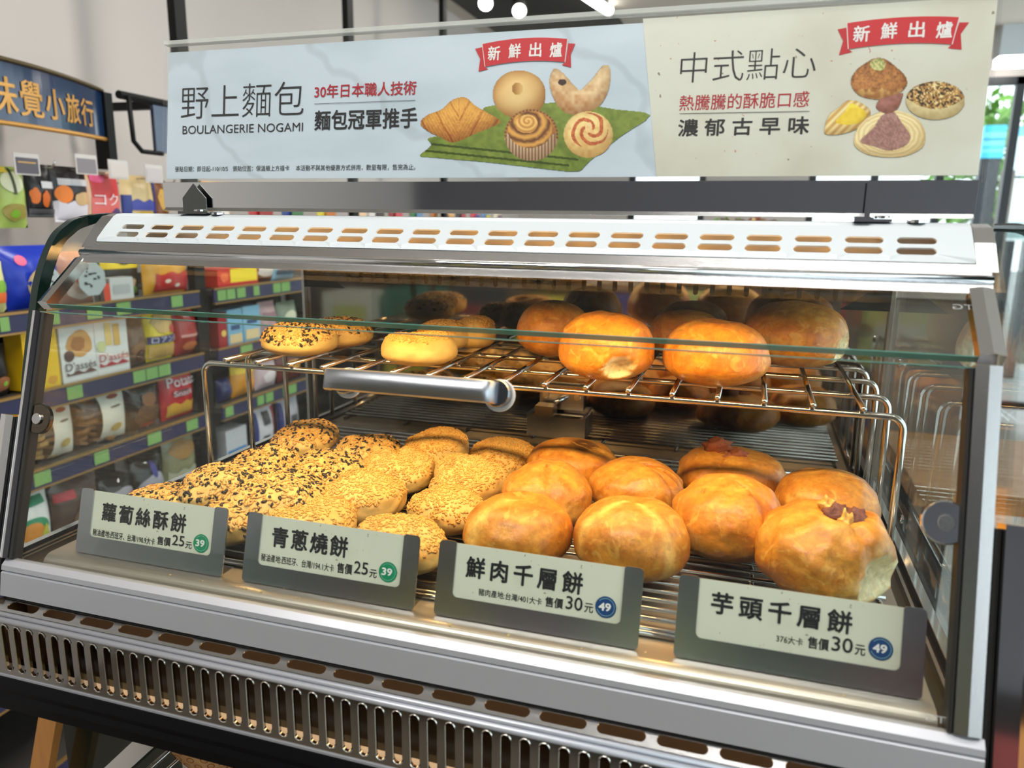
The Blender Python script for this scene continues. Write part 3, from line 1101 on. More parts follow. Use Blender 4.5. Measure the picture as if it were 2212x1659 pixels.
def body(kind, Wd, D, H, seed, opts):
    """local verts (base centre at origin, z up), faces, colours"""
    r_ = np.random.default_rng(seed)
    ph = r_.uniform(0, 100, 3)
    e_r, e_z = (0.72, 0.82) if kind in ('seed', 'pale') else (0.86, 0.86)
    vs, cols = [], []
    stripes = opts.get('stripes', [])
    patches = opts.get('patch', [])
    cuts = opts.get('cut', [])
    dents = opts.get('dent', [])
    creases = opts.get('crease', [])
    scorch = opts.get('scorch')
    rot = opts.get('rot', 0.0)
    for j in range(NP + 1):
        a = -math.pi / 2 + math.pi * j / NP
        ca, sa = math.cos(a), math.sin(a)
        rr = abs(ca) ** e_r
        zz = math.copysign(abs(sa) ** e_z, sa)
        low = zz < 0
        zz = zz * (0.40 if low else 0.60) + 0.40        # 0 bottom .. 1 top
        for i in range(NT):
            th = 2 * math.pi * i / NT
            if low:
                rr2 = rr * (0.90 + 0.10 * (1 - abs(sa) ** 2))
            else:
                rr2 = rr
            x, y, z = 0.5 * Wd * rr2 * math.cos(th), 0.5 * D * rr2 * math.sin(th), H * zz
            d = Vector((x / Wd * 2, y / D * 2, (z - 0.4 * H) / H * 1.6))
            n1 = noise.noise(Vector((d.x * 1.1 + ph[0], d.y * 1.1 + ph[1], d.z * 1.1 + ph[2])))
            n2 = noise.noise(Vector((d.x * 3.2 + ph[1], d.y * 3.2 + ph[2], d.z * 3.2 + ph[0])))
            n3 = noise.noise(Vector((d.x * 8 + ph[2], d.y * 8 + ph[0], d.z * 8 + ph[1])))
            amp = opts.get('amp', 0.07)
            k = 1 + amp * n1 + amp * (0.6 if kind == 'puff' else 0.35) * n2 + amp * 0.12 * n3
            x, y = x * k, y * k
            if z > 0.12 * H:
                z *= 1 + amp * 0.9 * n1 + amp * 0.3 * n2
            nd = d.normalized()
            # colour
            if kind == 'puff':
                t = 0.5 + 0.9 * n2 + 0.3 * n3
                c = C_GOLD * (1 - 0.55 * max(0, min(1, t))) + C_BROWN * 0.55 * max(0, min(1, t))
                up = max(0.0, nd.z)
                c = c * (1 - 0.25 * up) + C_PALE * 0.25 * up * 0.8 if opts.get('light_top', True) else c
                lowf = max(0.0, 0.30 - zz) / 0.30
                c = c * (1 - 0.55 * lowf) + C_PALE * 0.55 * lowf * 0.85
            elif kind == 'seed':
                c = C_CREAM * (0.9 + 0.12 * n2)
            else:
                c = C_CREAM * (0.92 + 0.1 * n2)
                if nd.z > 0.3:
                    br = max(0, n1 * 1.6 + 0.15)
                    c = c * (1 - 0.5 * min(1, br)) + C_GOLD * 0.5 * min(1, br)
            for (sth, wd, s) in stripes:               # lighter laminated bands running from the crown downwards
                dth = math.atan2(math.sin(th - sth), math.cos(th - sth)) * (0.35 + rr)
                f = math.exp(-(dth / wd) ** 2) * (1 if zz > 0.15 else 0.3) * s
                c = c * (1 - f) + C_PALE * 1.12 * f
            for (dx, dy, dz, size, s) in patches:      # flaky pale places
                dd = nd.dot(Vector((dx, dy, dz)).normalized())
                f = max(0.0, min(1.0, (dd - math.cos(size)) / 0.05 + n3 * 0.9)) * s
                c = c * (1 - f) + C_PALE * f * (0.92 + 0.15 * n3)
            if scorch:
                dx, dy, dz, size = scorch
                dd = nd.dot(Vector((dx, dy, dz)).normalized())
                f = max(0.0, min(1.0, (dd - math.cos(size)) / 0.06 + n2 * 1.2))
                c = c * (1 - 0.85 * f) + C_DARK * 0.85 * f
            for (dx, dy, dz, size, dep) in dents:      # hollows
                dd = nd.dot(Vector((dx, dy, dz)).normalized())
                f = max(0.0, (dd - math.cos(size)) / (1 - math.cos(size)))
                f = f * f * (3 - 2 * f) * dep
                x, y, z = x - nd.x * f * Wd * 0.5, y - nd.y * f * Wd * 0.5, z - nd.z * f * H
            for (sth, wd, dep, brown) in creases:      # fold lines from the crown down
                dth = math.atan2(math.sin(th - sth + 0.25 * n1), math.cos(th - sth + 0.25 * n1)) * (0.3 + rr)
                f = math.exp(-(dth / wd) ** 2) * (1 if zz > 0.2 else 0)
                x, y, z = x * (1 - dep * f), y * (1 - dep * f), z * (1 - dep * 0.6 * f)
                c = c * (1 - brown * f) + C_BROWN * 0.75 * brown * f
            for (dx, dy, dz, size) in cuts:            # torn open end showing the pale crumb
                cd_ = Vector((dx, dy, dz)).normalized()
                dd = nd.dot(cd_)
                lim = math.cos(size + 0.06 * n3)
                if dd > lim:
                    f = (dd - lim) / (1 - lim)
                    x, y, z = x - cd_.x * f * Wd * 0.14, y - cd_.y * f * Wd * 0.14, z - cd_.z * f * H * 0.14
                    c = np.array(srgb(244, 228, 176)) * (0.95 + 0.2 * n3)
            z = max(z, 0.0)
            vs.append((x, y, z))
            cols.append(np.clip(c, 0.002, 1))
    fs = []
    for j in range(NP):
        for i in range(NT):
            a0, a1 = j * NT + i, j * NT + (i + 1) % NT
            fs.append((a0, a1, a1 + NT, a0 + NT))
    return np.array(vs), fs, np.array(cols)


def rot_z(v, a, tx=0.0, ty=0.0):
    m = Matrix.Rotation(a, 3, 'Z')
    t = Matrix.Rotation(tx, 3, 'X') @ Matrix.Rotation(ty, 3, 'Y')
    mm = np.array(t @ m)
    return v @ mm.T


def seeds_on(vs, fs, n, seed, size, zlim, ph):
    """scatter n sesame grains on the upper faces; returns (verts, faces) lists for pale and black grains"""
    r = np.random.default_rng(seed)
    F = np.array(fs)
    c = vs[F].mean(1)
    nrm = np.cross(vs[F[:, 2]] - vs[F[:, 0]], vs[F[:, 3]] - vs[F[:, 1]])
    ar = np.linalg.norm(nrm, axis=1)
    nz = nrm / np.maximum(ar, 1e-12)[:, None]
    w = ar * np.clip((nz[:, 2] - zlim) * 6, 0, 1)
    w /= w.sum()
    idx = r.choice(len(F), n, p=w)
    out = []
    for i in idx:
        q = vs[F[i]]
        a, b = r.uniform(0, 1, 2)
        p = (q[0] * (1 - a) + q[1] * a) * (1 - b) + (q[3] * (1 - a) + q[2] * a) * b
        nn = nz[i]
        t = np.cross(nn, r.normal(size=3))
        t /= np.linalg.norm(t)
        t = t + nn * r.normal() * 0.18
        out.append((p, nn, t))
    return out


def grain_mesh(gr, size, seed):
    r = np.random.default_rng(seed)
    V, Fc = [], []
    for p, nn, t in gr:
        s = size * r.uniform(0.8, 1.2)
        b = np.cross(nn, t)
        n0 = len(V)
        c = p + nn * s * 0.22
        V.append(c - t * s)
        for k, (l, w) in enumerate(((-0.45, 0.42), (0.35, 0.52))):
            for m in range(5):
                a = 2 * math.pi * m / 5
                V.append(c + t * s * l + b * s * w * math.cos(a) + nn * s * w * 0.62 * math.sin(a))
        V.append(c + t * s * 0.95)
        for m in range(5):
            q = (m + 1) % 5
            Fc.append((n0, n0 + 1 + q, n0 + 1 + m))
            Fc.append((n0 + 1 + m, n0 + 1 + q, n0 + 6 + q, n0 + 6 + m))
            Fc.append((n0 + 6 + m, n0 + 6 + q, n0 + 11))
    return V, Fc


def lump(c, rad, seed, rough=0.3, n=20, flat=1.0):
    r = np.random.default_rng(seed)
    ph = Vector(r.uniform(0, 50, 3))
    vs, fs, cs = [], [], []
    m = n // 2 + 2
    for j in range(m + 1):
        a = -math.pi / 2 + math.pi * j / m
        for i in range(n):
            th = 2 * math.pi * i / n
            d = Vector((math.cos(a) * math.cos(th), math.cos(a) * math.sin(th), math.sin(a)))
            k = 1 + rough * noise.noise(d * 2.0 + ph) + rough * 0.6 * noise.noise(d * 5 + ph)
            vs.append((c[0] + d.x * rad[0] * k, c[1] + d.y * rad[1] * k, c[2] + d.z * rad[2] * k))
            cs.append(1 + 0.3 * noise.noise(d * 4 + ph))
    for j in range(m):
        for i in range(n):
            fs.append((j * n + i, j * n + (i + 1) % n, (j + 1) * n + (i + 1) % n, (j + 1) * n + i))
    return vs, fs, np.array(cs)


def pastry(kind, u, v, wpx, hpx, base, label, seed, opts=None, lift=0.0, tilt=(0, 0), group=None, dratio=0.97):
    opts = opts or {}
    p, Wd, H = fit_bun(u, v, wpx, hpx, base + lift, ell=(kind == 'puff'), hmin=0.035 if kind != 'puff' else 0.045,
                       hmax=0.046 if kind != 'puff' else 0.07)
    if base < 0.05:                                   # keep clear of the price tags
        p = np.array((p[0], max(p[1], 0.047 + Wd * dratio * 0.53), p[2]))
    else:
        p = np.array((p[0], min(p[1], 0.482 - Wd * dratio * 0.54), p[2]))
    H = opts.get('H', H)
    Wd = opts.get('W', Wd)
    name = {'seed': 'sesame_flatbread', 'pale': 'scallion_flatbread', 'puff': opts.get('name', 'flaky_bun')}[kind]
    loc = (float(p[0]), float(p[1]), base + lift)
    t = thing(name, label, 'pastry', loc, group)
    vs, fs, cols = body(kind, Wd, Wd * dratio, H, seed, opts)
    vs = rot_z(vs, opts.get('rot', 0.0), *tilt)
    if tilt != (0, 0):
        vs[:, 2] -= vs[:, 2].min()
    vw = vs + np.array(loc)
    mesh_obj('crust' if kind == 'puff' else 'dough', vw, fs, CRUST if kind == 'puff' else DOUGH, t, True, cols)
    if kind in ('seed', 'pale'):
        n = int(opts.get('n', 520 if kind == 'seed' else 620) * (Wd / 0.075) ** 2)
        size = 0.0025 if kind == 'seed' else 0.0020
        g = seeds_on(vw, fs, n, seed + 5, size, opts.get('zlim', 0.12 if kind == 'seed' else 0.3), 0)
        if kind == 'seed':
            k = int(len(g) * 0.70)
            a, b = grain_mesh(g[:k], size, seed)
            mesh_obj('pale_grains', a, b, SEEDW, t, True)['kind'] = 'stuff'
            a, b = grain_mesh(g[k:], size * 1.08, seed + 1)
            mesh_obj('black_grains', a, b, SEEDB, t, True)['kind'] = 'stuff'
        else:
            a, b = grain_mesh(g, size, seed)
            mesh_obj('sesame_grains', a, b, SEEDP, t, True)['kind'] = 'stuff'
    for (dx, dy, dz, rx, ry, rz) in opts.get('filling', []):
        a, b, c = lump((loc[0] + dx * Wd, loc[1] + dy * Wd, loc[2] + dz * H), (rx * Wd, ry * Wd, rz * Wd), seed + 9, 0.55)
        base_c = np.array(srgb(*opts.get('fillcol', (150, 104, 90))))
        mesh_obj('filling', a, b, FILLM, t, True, np.outer(c, base_c))
    for (dx, dy, dz, rx, ry, rz) in opts.get('flake', []):
        a, b, c = lump((loc[0] + dx * Wd, loc[1] + dy * Wd, loc[2] + dz * H), (rx * Wd, ry * Wd, rz * Wd), seed + 19, 0.9)
        mesh_obj('torn_flake', a, b, CRUST, t, True, np.outer(c, C_PALE))
    return t


G = GRATE_TOP
# --- black and white sesame flatbreads, lower grate
SEED = [
    (345, 1100, 182, 96, 'black-and-white sesame flatbread half hidden behind the radish-pie price tag', 0, (0, 0)),
    (478, 1062, 180, 110, 'sesame flatbread with a bare pale patch, tilted beside the radish-pie price tag', 0.012, (0.20, -0.16)),
    (592, 1076, 214, 104, 'broad black-and-white sesame flatbread between the pale flatbreads and the tilted one', 0.010, (0.12, 0.1)),
    (446, 1150, 178, 120, 'sesame flatbread seen in the gap between the two leftmost price tags', 0, (0, 0)),
    (568, 1018, 165, 80, 'sesame flatbread leaning behind the broad sesame flatbread', 0.010, (0.18, -0.1)),
    (708, 1024, 165, 90, 'dark-topped sesame flatbread beside the pale flatbreads', 0.006, (0.12, 0.1)),
    (662, 955, 150, 78, 'rear sesame flatbread propped up nearest the left wire posts', 0.004, (0.16, -0.12)),
    (795, 982, 152, 82, 'rear sesame flatbread beside the split pale flatbread', 0, (0.1, 0.0)),
]
for i, (u, v, w, h, lab, lift, tl) in enumerate(SEED):
    pastry('seed', u, v, w, h, G, lab, 100 + i, {'amp': 0.11, 'rot': i * 0.7}, lift, tl, 'black-and-white sesame flatbreads')
# --- pale sesame flatbreads, lower grate
PALE = [
    (672, 1130, 200, 98, 'pale sesame flatbread with two black specks behind the scallion price tag', 0, (0.05, 0), {}),
    (787, 1074, 178, 100, 'pale sesame flatbread beside the broad sesame flatbread', 0.004, (0.14, 0.08), {}),
    (862, 1016, 165, 92, 'split pale sesame flatbread with a crack across its top', 0.004, (0.12, 0.05), {'crease': [(0.3, 0.16, 0.25, 0.3)]}),
    (948, 975, 150, 84, 'browned sesame flatbread at the back under the rack handle', 0.006, (0.18, -0.15), {}),
    (1085, 990, 150, 82, 'rear sesame flatbread next to the scorched flaky bun', 0, (0.1, 0.05), {}),
    (1010, 1040, 175, 92, 'torn sesame flatbread showing a smooth bare dough side', 0.004, (0.15, 0.1), {'zlim': 0.5, 'crease': [(-1.2, 0.2, 0.15, 0.1)]}),
    (966, 1098, 172, 122, 'plump pale sesame flatbread left of the smooth meat bun', 0, (0.08, 0), {}),
    (862, 1178, 205, 130, 'pale sesame flatbread at the right end of the scallion price tag', 0, (0.04, 0.1), {}),
]
for i, (u, v, w, h, lab, lift, tl, o) in enumerate(PALE):
    o = dict(o)
    o.update({'amp': 0.11, 'rot': i * 0.9})
    pastry('pale', u, v, w, h, G, lab, 200 + i, o, lift, tl, 'pale sesame flatbreads')
# --- meat buns
pastry('puff', 1121, 1140, 234, 158, G, 'smooth golden bun with one pale band, left of its row behind the meat-bun tag', 301,
       {'amp': 0.05, 'stripes': [(-2.3, 0.24, 1.0)], 'dent': [(0, 0.1, 1, 0.35, 0.05)]}, group='meat buns')
pastry('puff', 1363, 1160, 250, 176, G, 'golden bun with two pale bands behind the right end of the meat-bun tag', 302,
       {'amp': 0.05, 'stripes': [(-2.45, 0.15, 1.0), (-0.72, 0.14, 0.9)], 'patch': [(-0.15, -0.9, -0.25, 0.33, 0.8)], 'dent': [(0.05, 0.2, 1, 0.3, 0.07)]}, group='meat buns')
pastry('puff', 1180, 1066, 204, 140, G, 'bun with a browned fold down its side, behind the smooth golden bun', 303,
       {'amp': 0.06, 'crease': [(-1.25, 0.2, 0.08, 0.45)], 'patch': [(0.6, -0.7, 0, 0.4, 0.6)]}, group='meat buns')
pastry('puff', 1236, 1000, 196, 112, G, 'bun with dark leaked filling on its crown at the back of the meat-bun row', 304,
       {'amp': 0.06, 'scorch': (0.35, -0.2, 0.9, 0.42)}, group='meat buns')
pastry('puff', 1377, 1052, 204, 128, G, 'flaky bun split into dark layers on its right side', 305,
       {'amp': 0.07, 'crease': [(-0.55, 0.07, 0.13, 0.7), (-0.25, 0.07, 0.12, 0.9), (0.1, 0.09, 0.14, 0.9)]}, group='meat buns')
# --- taro buns
pastry('puff', 1578, 1022, 226, 118, G, 'rear taro bun with brown filling bursting from its crown', 401,
       {'amp': 0.07, 'name': 'taro_bun', 'crease': [(-1.9, 0.06, 0.05, 0.5)],
        'filling': [(-0.12, 0.0, 1.06, 0.13, 0.1, 0.075), (0.06, -0.08, 0.92, 0.10, 0.08, 0.07), (-0.03, -0.12, 0.88, 0.09, 0.06, 0.06)], 'fillcol': (150, 82, 48)}, group='taro buns')
pastry('puff', 1577, 1118, 240, 196, G, 'tall closed taro bun with a pale pinched right edge', 402,
       {'amp': 0.10, 'name': 'taro_bun', 'patch': [(-0.7, -0.7, -0.25, 0.4, 0.8), (0.55, -0.8, -0.35, 0.3, 0.9)], 'crease': [(-0.85, 0.05, 0.08, 0.6)], 'H': 0.07}, group='taro buns')
pastry('puff', 1785, 1080, 220, 138, G, 'taro bun crossed by a dark band behind the torn-open one', 403,
       {'amp': 0.08, 'name': 'taro_bun', 'patch': [(-0.4, -0.6, 0.3, 0.3, 0.5)]}, group='taro buns')
pastry('puff', 1786, 1192, 282, 216, G, 'torn-open taro bun with purple filling and a bare white end', 404,
       {'amp': 0.13, 'name': 'taro_bun', 'cut': [(0.80, -0.60, -0.05, 0.50)], 'patch': [(0.35, -0.8, -0.2, 0.45, 0.75), (0.1, -0.4, 0.9, 0.35, 0.5)],
        'crease': [(-0.95, 0.14, 0.10, 0.25)], 'dent': [(0.2, -0.1, 1, 0.4, 0.12)], 'H': 0.072,
        'filling': [(0.03, -0.02, 0.92, 0.10, 0.10, 0.09), (0.16, -0.03, 0.90, 0.10, 0.10, 0.09)], 'fillcol': (126, 78, 70),
        'flake': [(0.09, -0.13, 0.92, 0.05, 0.03, 0.07), (-0.03, 0.0, 1.02, 0.06, 0.05, 0.05)]}, group='taro buns')
# --- on the raised rack
R = RACK_TOP
pastry('seed', 648, 732, 164, 80, R, 'sesame flatbread at the left end of the raised rack', 501, {'amp': 0.04, 'H': 0.036}, group='flatbreads on the raised rack')
pastry('seed', 735, 716, 140, 68, R, 'sesame flatbread tucked behind the leftmost one on the raised rack', 502, {'amp': 0.04, 'H': 0.033}, group='flatbreads on the raised rack')
pastry('pale', 906, 751, 166, 80, R, 'pale flatbread with a caved-in top on the raised rack', 503,
       {'amp': 0.05, 'dent': [(-0.25, 0.25, 1, 0.6, 0.35)], 'zlim': 0.75, 'H': 0.036}, group='flatbreads on the raised rack')
pastry('pale', 960, 722, 118, 70, R, 'pale flatbread behind the caved-in one on the raised rack', 504, {'amp': 0.05, 'H': 0.034}, group='flatbreads on the raised rack')
pastry('pale', 1026, 718, 92, 78, R, 'narrow pale flatbread standing beside the dark-topped bun', 505, {'amp': 0.06, 'H': 0.038}, group='flatbreads on the raised rack')
pastry('puff', 1196, 708, 158, 122, R, 'tall bun with a black scorched crown on the raised rack', 506,
       {'amp': 0.05, 'scorch': (0.1, -0.1, 1, 0.36), 'light_top': False}, group='buns on the raised rack')
pastry('puff', 1311, 748, 204, 144, R, 'bun with a bare white torn spot low on its right side', 507,
       {'amp': 0.06, 'cut': [(0.42, -0.85, -0.25, 0.34)], 'light_top': False}, group='buns on the raised rack')
pastry('puff', 1545, 761, 226, 144, R, 'smooth orange bun with a flat cracked top on the raised rack', 508,
       {'amp': 0.04, 'dent': [(0, 0, 1, 0.4, 0.08)], 'light_top': False, 'stripes': [(-2.7, 0.1, 0.5)]}, group='buns on the raised rack')
pastry('puff', 1490, 708, 150, 96, R, 'shaded bun tucked behind the smooth orange bun', 509, {'amp': 0.05, 'light_top': False}, group='buns on the raised rack')
pastry('puff', 1720, 722, 216, 142, R, 'wide bun with pale bare patches at the right end of the raised rack', 510,
       {'amp': 0.05, 'cut': [(0.93, -0.35, -0.1, 0.4)], 'patch': [(-0.55, -0.75, -0.15, 0.42, 1.0)], 'scorch': (0.5, 0.1, 0.9, 0.22), 'light_top': False}, group='buns on the raised rack')
# crumbs on the tray lip
cr = MB()
for k in range(26):
    x = random.uniform(0.05, 0.7)
    y, z = random.choice(((random.uniform(0.024, 0.046), 0.0), (0.0185, -0.0006)))
    s = random.uniform(0.0006, 0.0017)
    cr.add([(x - s, y, z + 0.0001), (x + s * 0.4, y - s, z + 0.0001), (x + s, y + s, z + 0.0002), (x, y, z + s)], [(0, 2, 1), (0, 1, 3), (1, 2, 3), (2, 0, 3)])
tag(cr.build('crumbs', P('crumb', srgb(240, 205, 140), 0.7)), 'loose pastry crumbs scattered along the metal tray lip', 'crumbs', kind='stuff')

# ================================================================== price tags
CARD = P('tag_card', srgb(218, 218, 200), 0.45, noise_amt=0.35, noise_scale=26, noise_col=srgb(176, 172, 148))
GRN = P('sticker_green', srgb(22, 138, 92), 0.4)
BLU = P('sticker_blue', srgb(24, 66, 120), 0.4)
TV = np.array((0, 0.0145, 0.0545))
TH = float(np.linalg.norm(TV))
TAGS = [
    (0.0480, 'steel price tag for 25-yuan radish pies with green sticker', '蘿蔔絲酥餅', (219, 401, 1088, 1128, 1107, 1150),
     '豬油產地:西班牙、台灣/190.9大卡', (199, 333, 1141, 1157, 1163, 1178), (338, 367, 1157, 1176, 1162, 1181), '25',
     (371, 397, 1154, 1177, 1159, 1182), (399, 413, 1169, 1184, 1172, 1187), (433, 1174, 16), '39', GRN),
    (0.2207, 'steel price tag for 25-yuan scallion flatbreads with green sticker', '青蔥燒餅', (586, 751, 1139, 1184, 1157, 1204),
     '豬油產地:西班牙、台灣/194.1大卡', (563, 720, 1193, 1210, 1221, 1238), (727, 760, 1214, 1237, 1220, 1243), '25',
     (764, 794, 1211, 1238, 1216, 1244), (797, 813, 1229, 1247, 1232, 1250), (837, 1236, 19), '39', GRN),
    (0.3905, 'steel price tag for 30-yuan meat buns with blue sticker', '鮮肉千層餅', (1006, 1259, 1202, 1248, 1236, 1286),
     '豬肉產地:台灣/401大卡', (1033, 1170, 1272, 1288, 1291, 1307), (1177, 1216, 1288, 1311, 1294, 1316), '30',
     (1222, 1258, 1287, 1316, 1292, 1321), (1262, 1281, 1302, 1322, 1305, 1326), (1308, 1312, 22), '49', BLU),
    (0.5683, 'steel price tag for 30-yuan taro buns with blue sticker', '芋頭千層餅', (1536, 1842, 1280, 1328, 1318, 1370),
     '376大卡', (1677, 1735, 1372, 1389, 1378, 1395), (1745, 1791, 1375, 1401, 1381, 1407), '30',
     (1797, 1843, 1375, 1407, 1380, 1412), (1847, 1870, 1392, 1415, 1395, 1418), (1903, 1402, 26), '49', BLU),
]
TW = 0.1535
for (x0, lab, title, tb, small, sb, pb_, num, nb, yb, st, sn, smat) in TAGS:
    yb0 = 0.0272
    t = thing('price_tag', lab, 'price tag', (x0 + TW / 2, yb0, 0.0), 'price tags along the tray lip')
    pl = Plane((x0, yb0, 0.0006), (1, 0, 0), TV)
    lw, lh = 0.0135, 0.0152                          # side lips, bottom lip
    pl.slab('back_plate', rrect(0.001, TW - 0.001, 0.001, TH - 0.0025, 0.003), 0.0008, TAGST, t, -0.0016)
    # U-shaped front: left lip, bottom, right lip
    R_ = 0.0035
    out = rrect(0, TW, 0, TH, (0.003, 0.003, R_, R_), 4)
    # walk: outer path from top of left lip anticlockwise (down, along the bottom, up the right), then the inner window back
    left_top = arc((R_, TH - R_), R_, 90, 180, 4)
    bl = arc((0.003, 0.003), 0.003, 180, 270, 3)
    br = arc((TW - 0.003, 0.003), 0.003, 270, 360, 3)
    rt = arc((TW - R_, TH - R_), R_, 0, 90, 4)
    inner = [(TW - lw + 0.0015, TH), (TW - lw, TH - 0.0015)] + arc((TW - lw - 0.004, lh + 0.004), 0.004, 360, 270, 4) \
        + arc((lw + 0.004, lh + 0.004), 0.004, 270, 180, 4) + [(lw, TH - 0.0015), (lw - 0.0015, TH)]
    u_path = left_top + bl + br + rt + inner
    # triangulate as three slabs sharing one mesh
    mb = MB()

    def sl(pts, z1=0.0):
        n = len(pts)
        vs = [pl.at(a, b, z1) for a, b in pts] + [pl.at(a, b, z1 - 0.0011) for a, b in pts]
        mb.add(vs, [tuple(range(n)), tuple(range(n, 2 * n))[::-1]] + [(i, n + i, n + (i + 1) % n, (i + 1) % n) for i in range(n)])
    sl(u_path)
    mb.build('front_frame', TAGST, t)
    MB().box(x0 + 0.002, x0 + TW - 0.002, yb0 + 0.001, yb0 + 0.034, 0.0, 0.0008).build('foot', TAGST, t)
    cardo = pl.slab('card', rrect(lw - 0.0006, TW - lw + 0.0006, lh - 0.0006, TH - 0.0012, (0.004, 0.004, 0.0005, 0.0005)), 0.0004, CARD, t, -0.0011)
    H0 = -0.0007
    pl.text('title', title, qbox(pl, *tb), INK, cardo, H0, bold=0.026, spacing={'蘿': 1.27, '青': 1.2}.get(title[0], 1.38))
    pl.text('origin_note', small, qbox(pl, *sb), INK, cardo, H0, bold=0.004)
    pl.text('price_caption', '售價', qbox(pl, *pb_), INK, cardo, H0, bold=0.016)
    pl.text('price', num, qbox(pl, *nb), INK, cardo, H0, bold=0.012)
    pl.text('currency', '元', qbox(pl, *yb), INK, cardo, H0, bold=0.012)
    cu, cv = pl.uv(st[0], st[1])
    ru = abs(pl.uv(st[0] + st[2], st[1])[0] - cu) * 1.05
    circ = lambda r: [(cu + r * math.cos(2 * math.pi * k / 28), cv + r * math.sin(2 * math.pi * k / 28)) for k in range(28)]
    sk = pl.slab('sticker', circ(ru), 0.0002, smat, cardo, H0 + 0.0002)
    ring = []
    for k in range(20):
        a0 = math.radians(200 + 300 * k / 20)
        a1 = math.radians(200 + 300 * (k + 0.9) / 20)
        r0, r1 = ru * 0.80, ru * 0.84
        ring.append([(cu + r * math.cos(a), cv + r * math.sin(a)) for r, a in ((r0, a0), (r1, a0), (r1, a1), (r0, a1))])
    rm = MB()
    for rr_ in ring:
        rm.add([pl.at(a, b, H0 + 0.00035) for a, b in rr_], [(0, 1, 2, 3)])
    rm.build('sticker_ring', P('sticker_pale', srgb(150, 200, 200), 0.5), cardo)
    pl.text('sticker_number', sn, (cu - ru * 0.66, cu + ru * 0.5, cv - ru * 0.36, cv + ru * 0.40), WHITEINK, cardo, H0 + 0.0005, bold=0.04)

# ================================================================== banner above the case
BO = np.array((0.0605, 0.160, 0.3248))
BW = 0.6862
BV = np.array((0, 0.0170, 0.1205))
BH = float(np.linalg.norm(BV))
bp = Plane(BO, (1, 0, 0), BV)
ban = thing('banner_sign', 'long bakery banner in an acrylic holder mounted on top of the pastry case', 'sign', (0.4, 0.16, 0.2935))
MARB = P('marble_print', srgb(208, 222, 234), 0.35, noise_amt=0.8, noise_scale=7, noise_col=srgb(180, 198, 208), stretch=(1.0, 1, 3.2))
_nt = MARB.node_tree
# thin grey veins over the marble print
_tc2 = _nt.nodes.new('ShaderNodeTexCoord')
_mp = _nt.nodes.new('ShaderNodeMapping')
_mp.inputs['Rotation'].default_value = (0, 0.9, 0)
_wv = _nt.nodes.new('ShaderNodeTexWave')
_wv.inputs['Scale'].default_value = 2.6
_wv.inputs['Distortion'].default_value = 9
_wv.inputs['Detail'].default_value = 4
_wv.inputs['Detail Scale'].default_value = 1.6
_nt.links.new(_tc2.outputs['Object'], _mp.inputs['Vector'])
_nt.links.new(_mp.outputs[0], _wv.inputs['Vector'])
_mr = _nt.nodes.new('ShaderNodeMapRange')
_mr.inputs[1].default_value = 0.0
_mr.inputs[2].default_value = 0.022
_mr.inputs[3].default_value = 0.24
_mr.inputs[4].default_value = 0.0
_nt.links.new(_wv.outputs['Fac'], _mr.inputs[0])
_m2 = _nt.nodes.new('ShaderNodeMix')
_m2.data_type = 'RGBA'
_b = _nt.nodes['Principled BSDF']
_src = _b.inputs['Base Color'].links[0].from_socket
_nt.links.new(_src, _m2.inputs[6])
_m2.inputs[7].default_value = (*srgb(140, 150, 152), 1)
_nt.links.new(_mr.outputs[0], _m2.inputs[0])
_nt.links.new(_m2.outputs[2], _b.inputs['Base Color'])
KRAFT = P('kraft_print', srgb(222, 223, 210), 0.35, noise_amt=0.8, noise_scale=14, noise_col=srgb(202, 198, 178))


def specks(m, cols, scale=150):
    nt = m.node_tree
    b = nt.nodes['Principled BSDF']
    src = b.inputs['Base Color'].links[0].from_socket
    tc = nt.nodes.new('ShaderNodeTexCoord')
    for k, c in enumerate(cols):
        nz = nt.nodes.new('ShaderNodeTexNoise')
        nz.inputs['Scale'].default_value = scale * (1 + 0.35 * k)
        nz.inputs['Detail'].default_value = 2
        nt.links.new(tc.outputs['Object'], nz.inputs['Vector'])
        r = nt.nodes.new('ShaderNodeMapRange')
        r.inputs[1].default_value = 0.735
        r.inputs[2].default_value = 0.765
        r.inputs[4].default_value = 0.8
        nt.links.new(nz.outputs[0], r.inputs[0])
        x = nt.nodes.new('ShaderNodeMix')
        x.data_type = 'RGBA'
        nt.links.new(r.outputs[0], x.inputs[0])
        nt.links.new(src, x.inputs[6])
        x.inputs[7].default_value = (*c, 1)
        src = x.outputs[2]
    nt.links.new(src, b.inputs['Base Color'])


specks(KRAFT, (srgb(110, 92, 56), srgb(190, 100, 80)))
specks(CARD, (srgb(120, 110, 70), srgb(180, 90, 70)), 230)
tu, _ = bp.uv(1395, 30)
bu, _ = bp.uv(1424, 380)
left = bp.slab('printed_insert', [(0.0015, 0.001), (bu, 0.001), (tu, BH - 0.004), (0.0015, BH - 0.004)], 0.0004, MARB, ban, 0.0)
right = bp.slab('printed_insert', [(bu - 0.002, 0.001), (BW - 0.0025, 0.001), (BW - 0.001, BH - 0.001), (tu - 0.002, BH - 0.001)], 0.0004, KRAFT, ban, 0.0003)


def txt(body, q, mat, parent, bold=0.0, spacing=1.0, name='lettering', h=0.0005):
    return bp.text(name, body, qbox(bp, *q), mat, parent, h, bold, spacing)


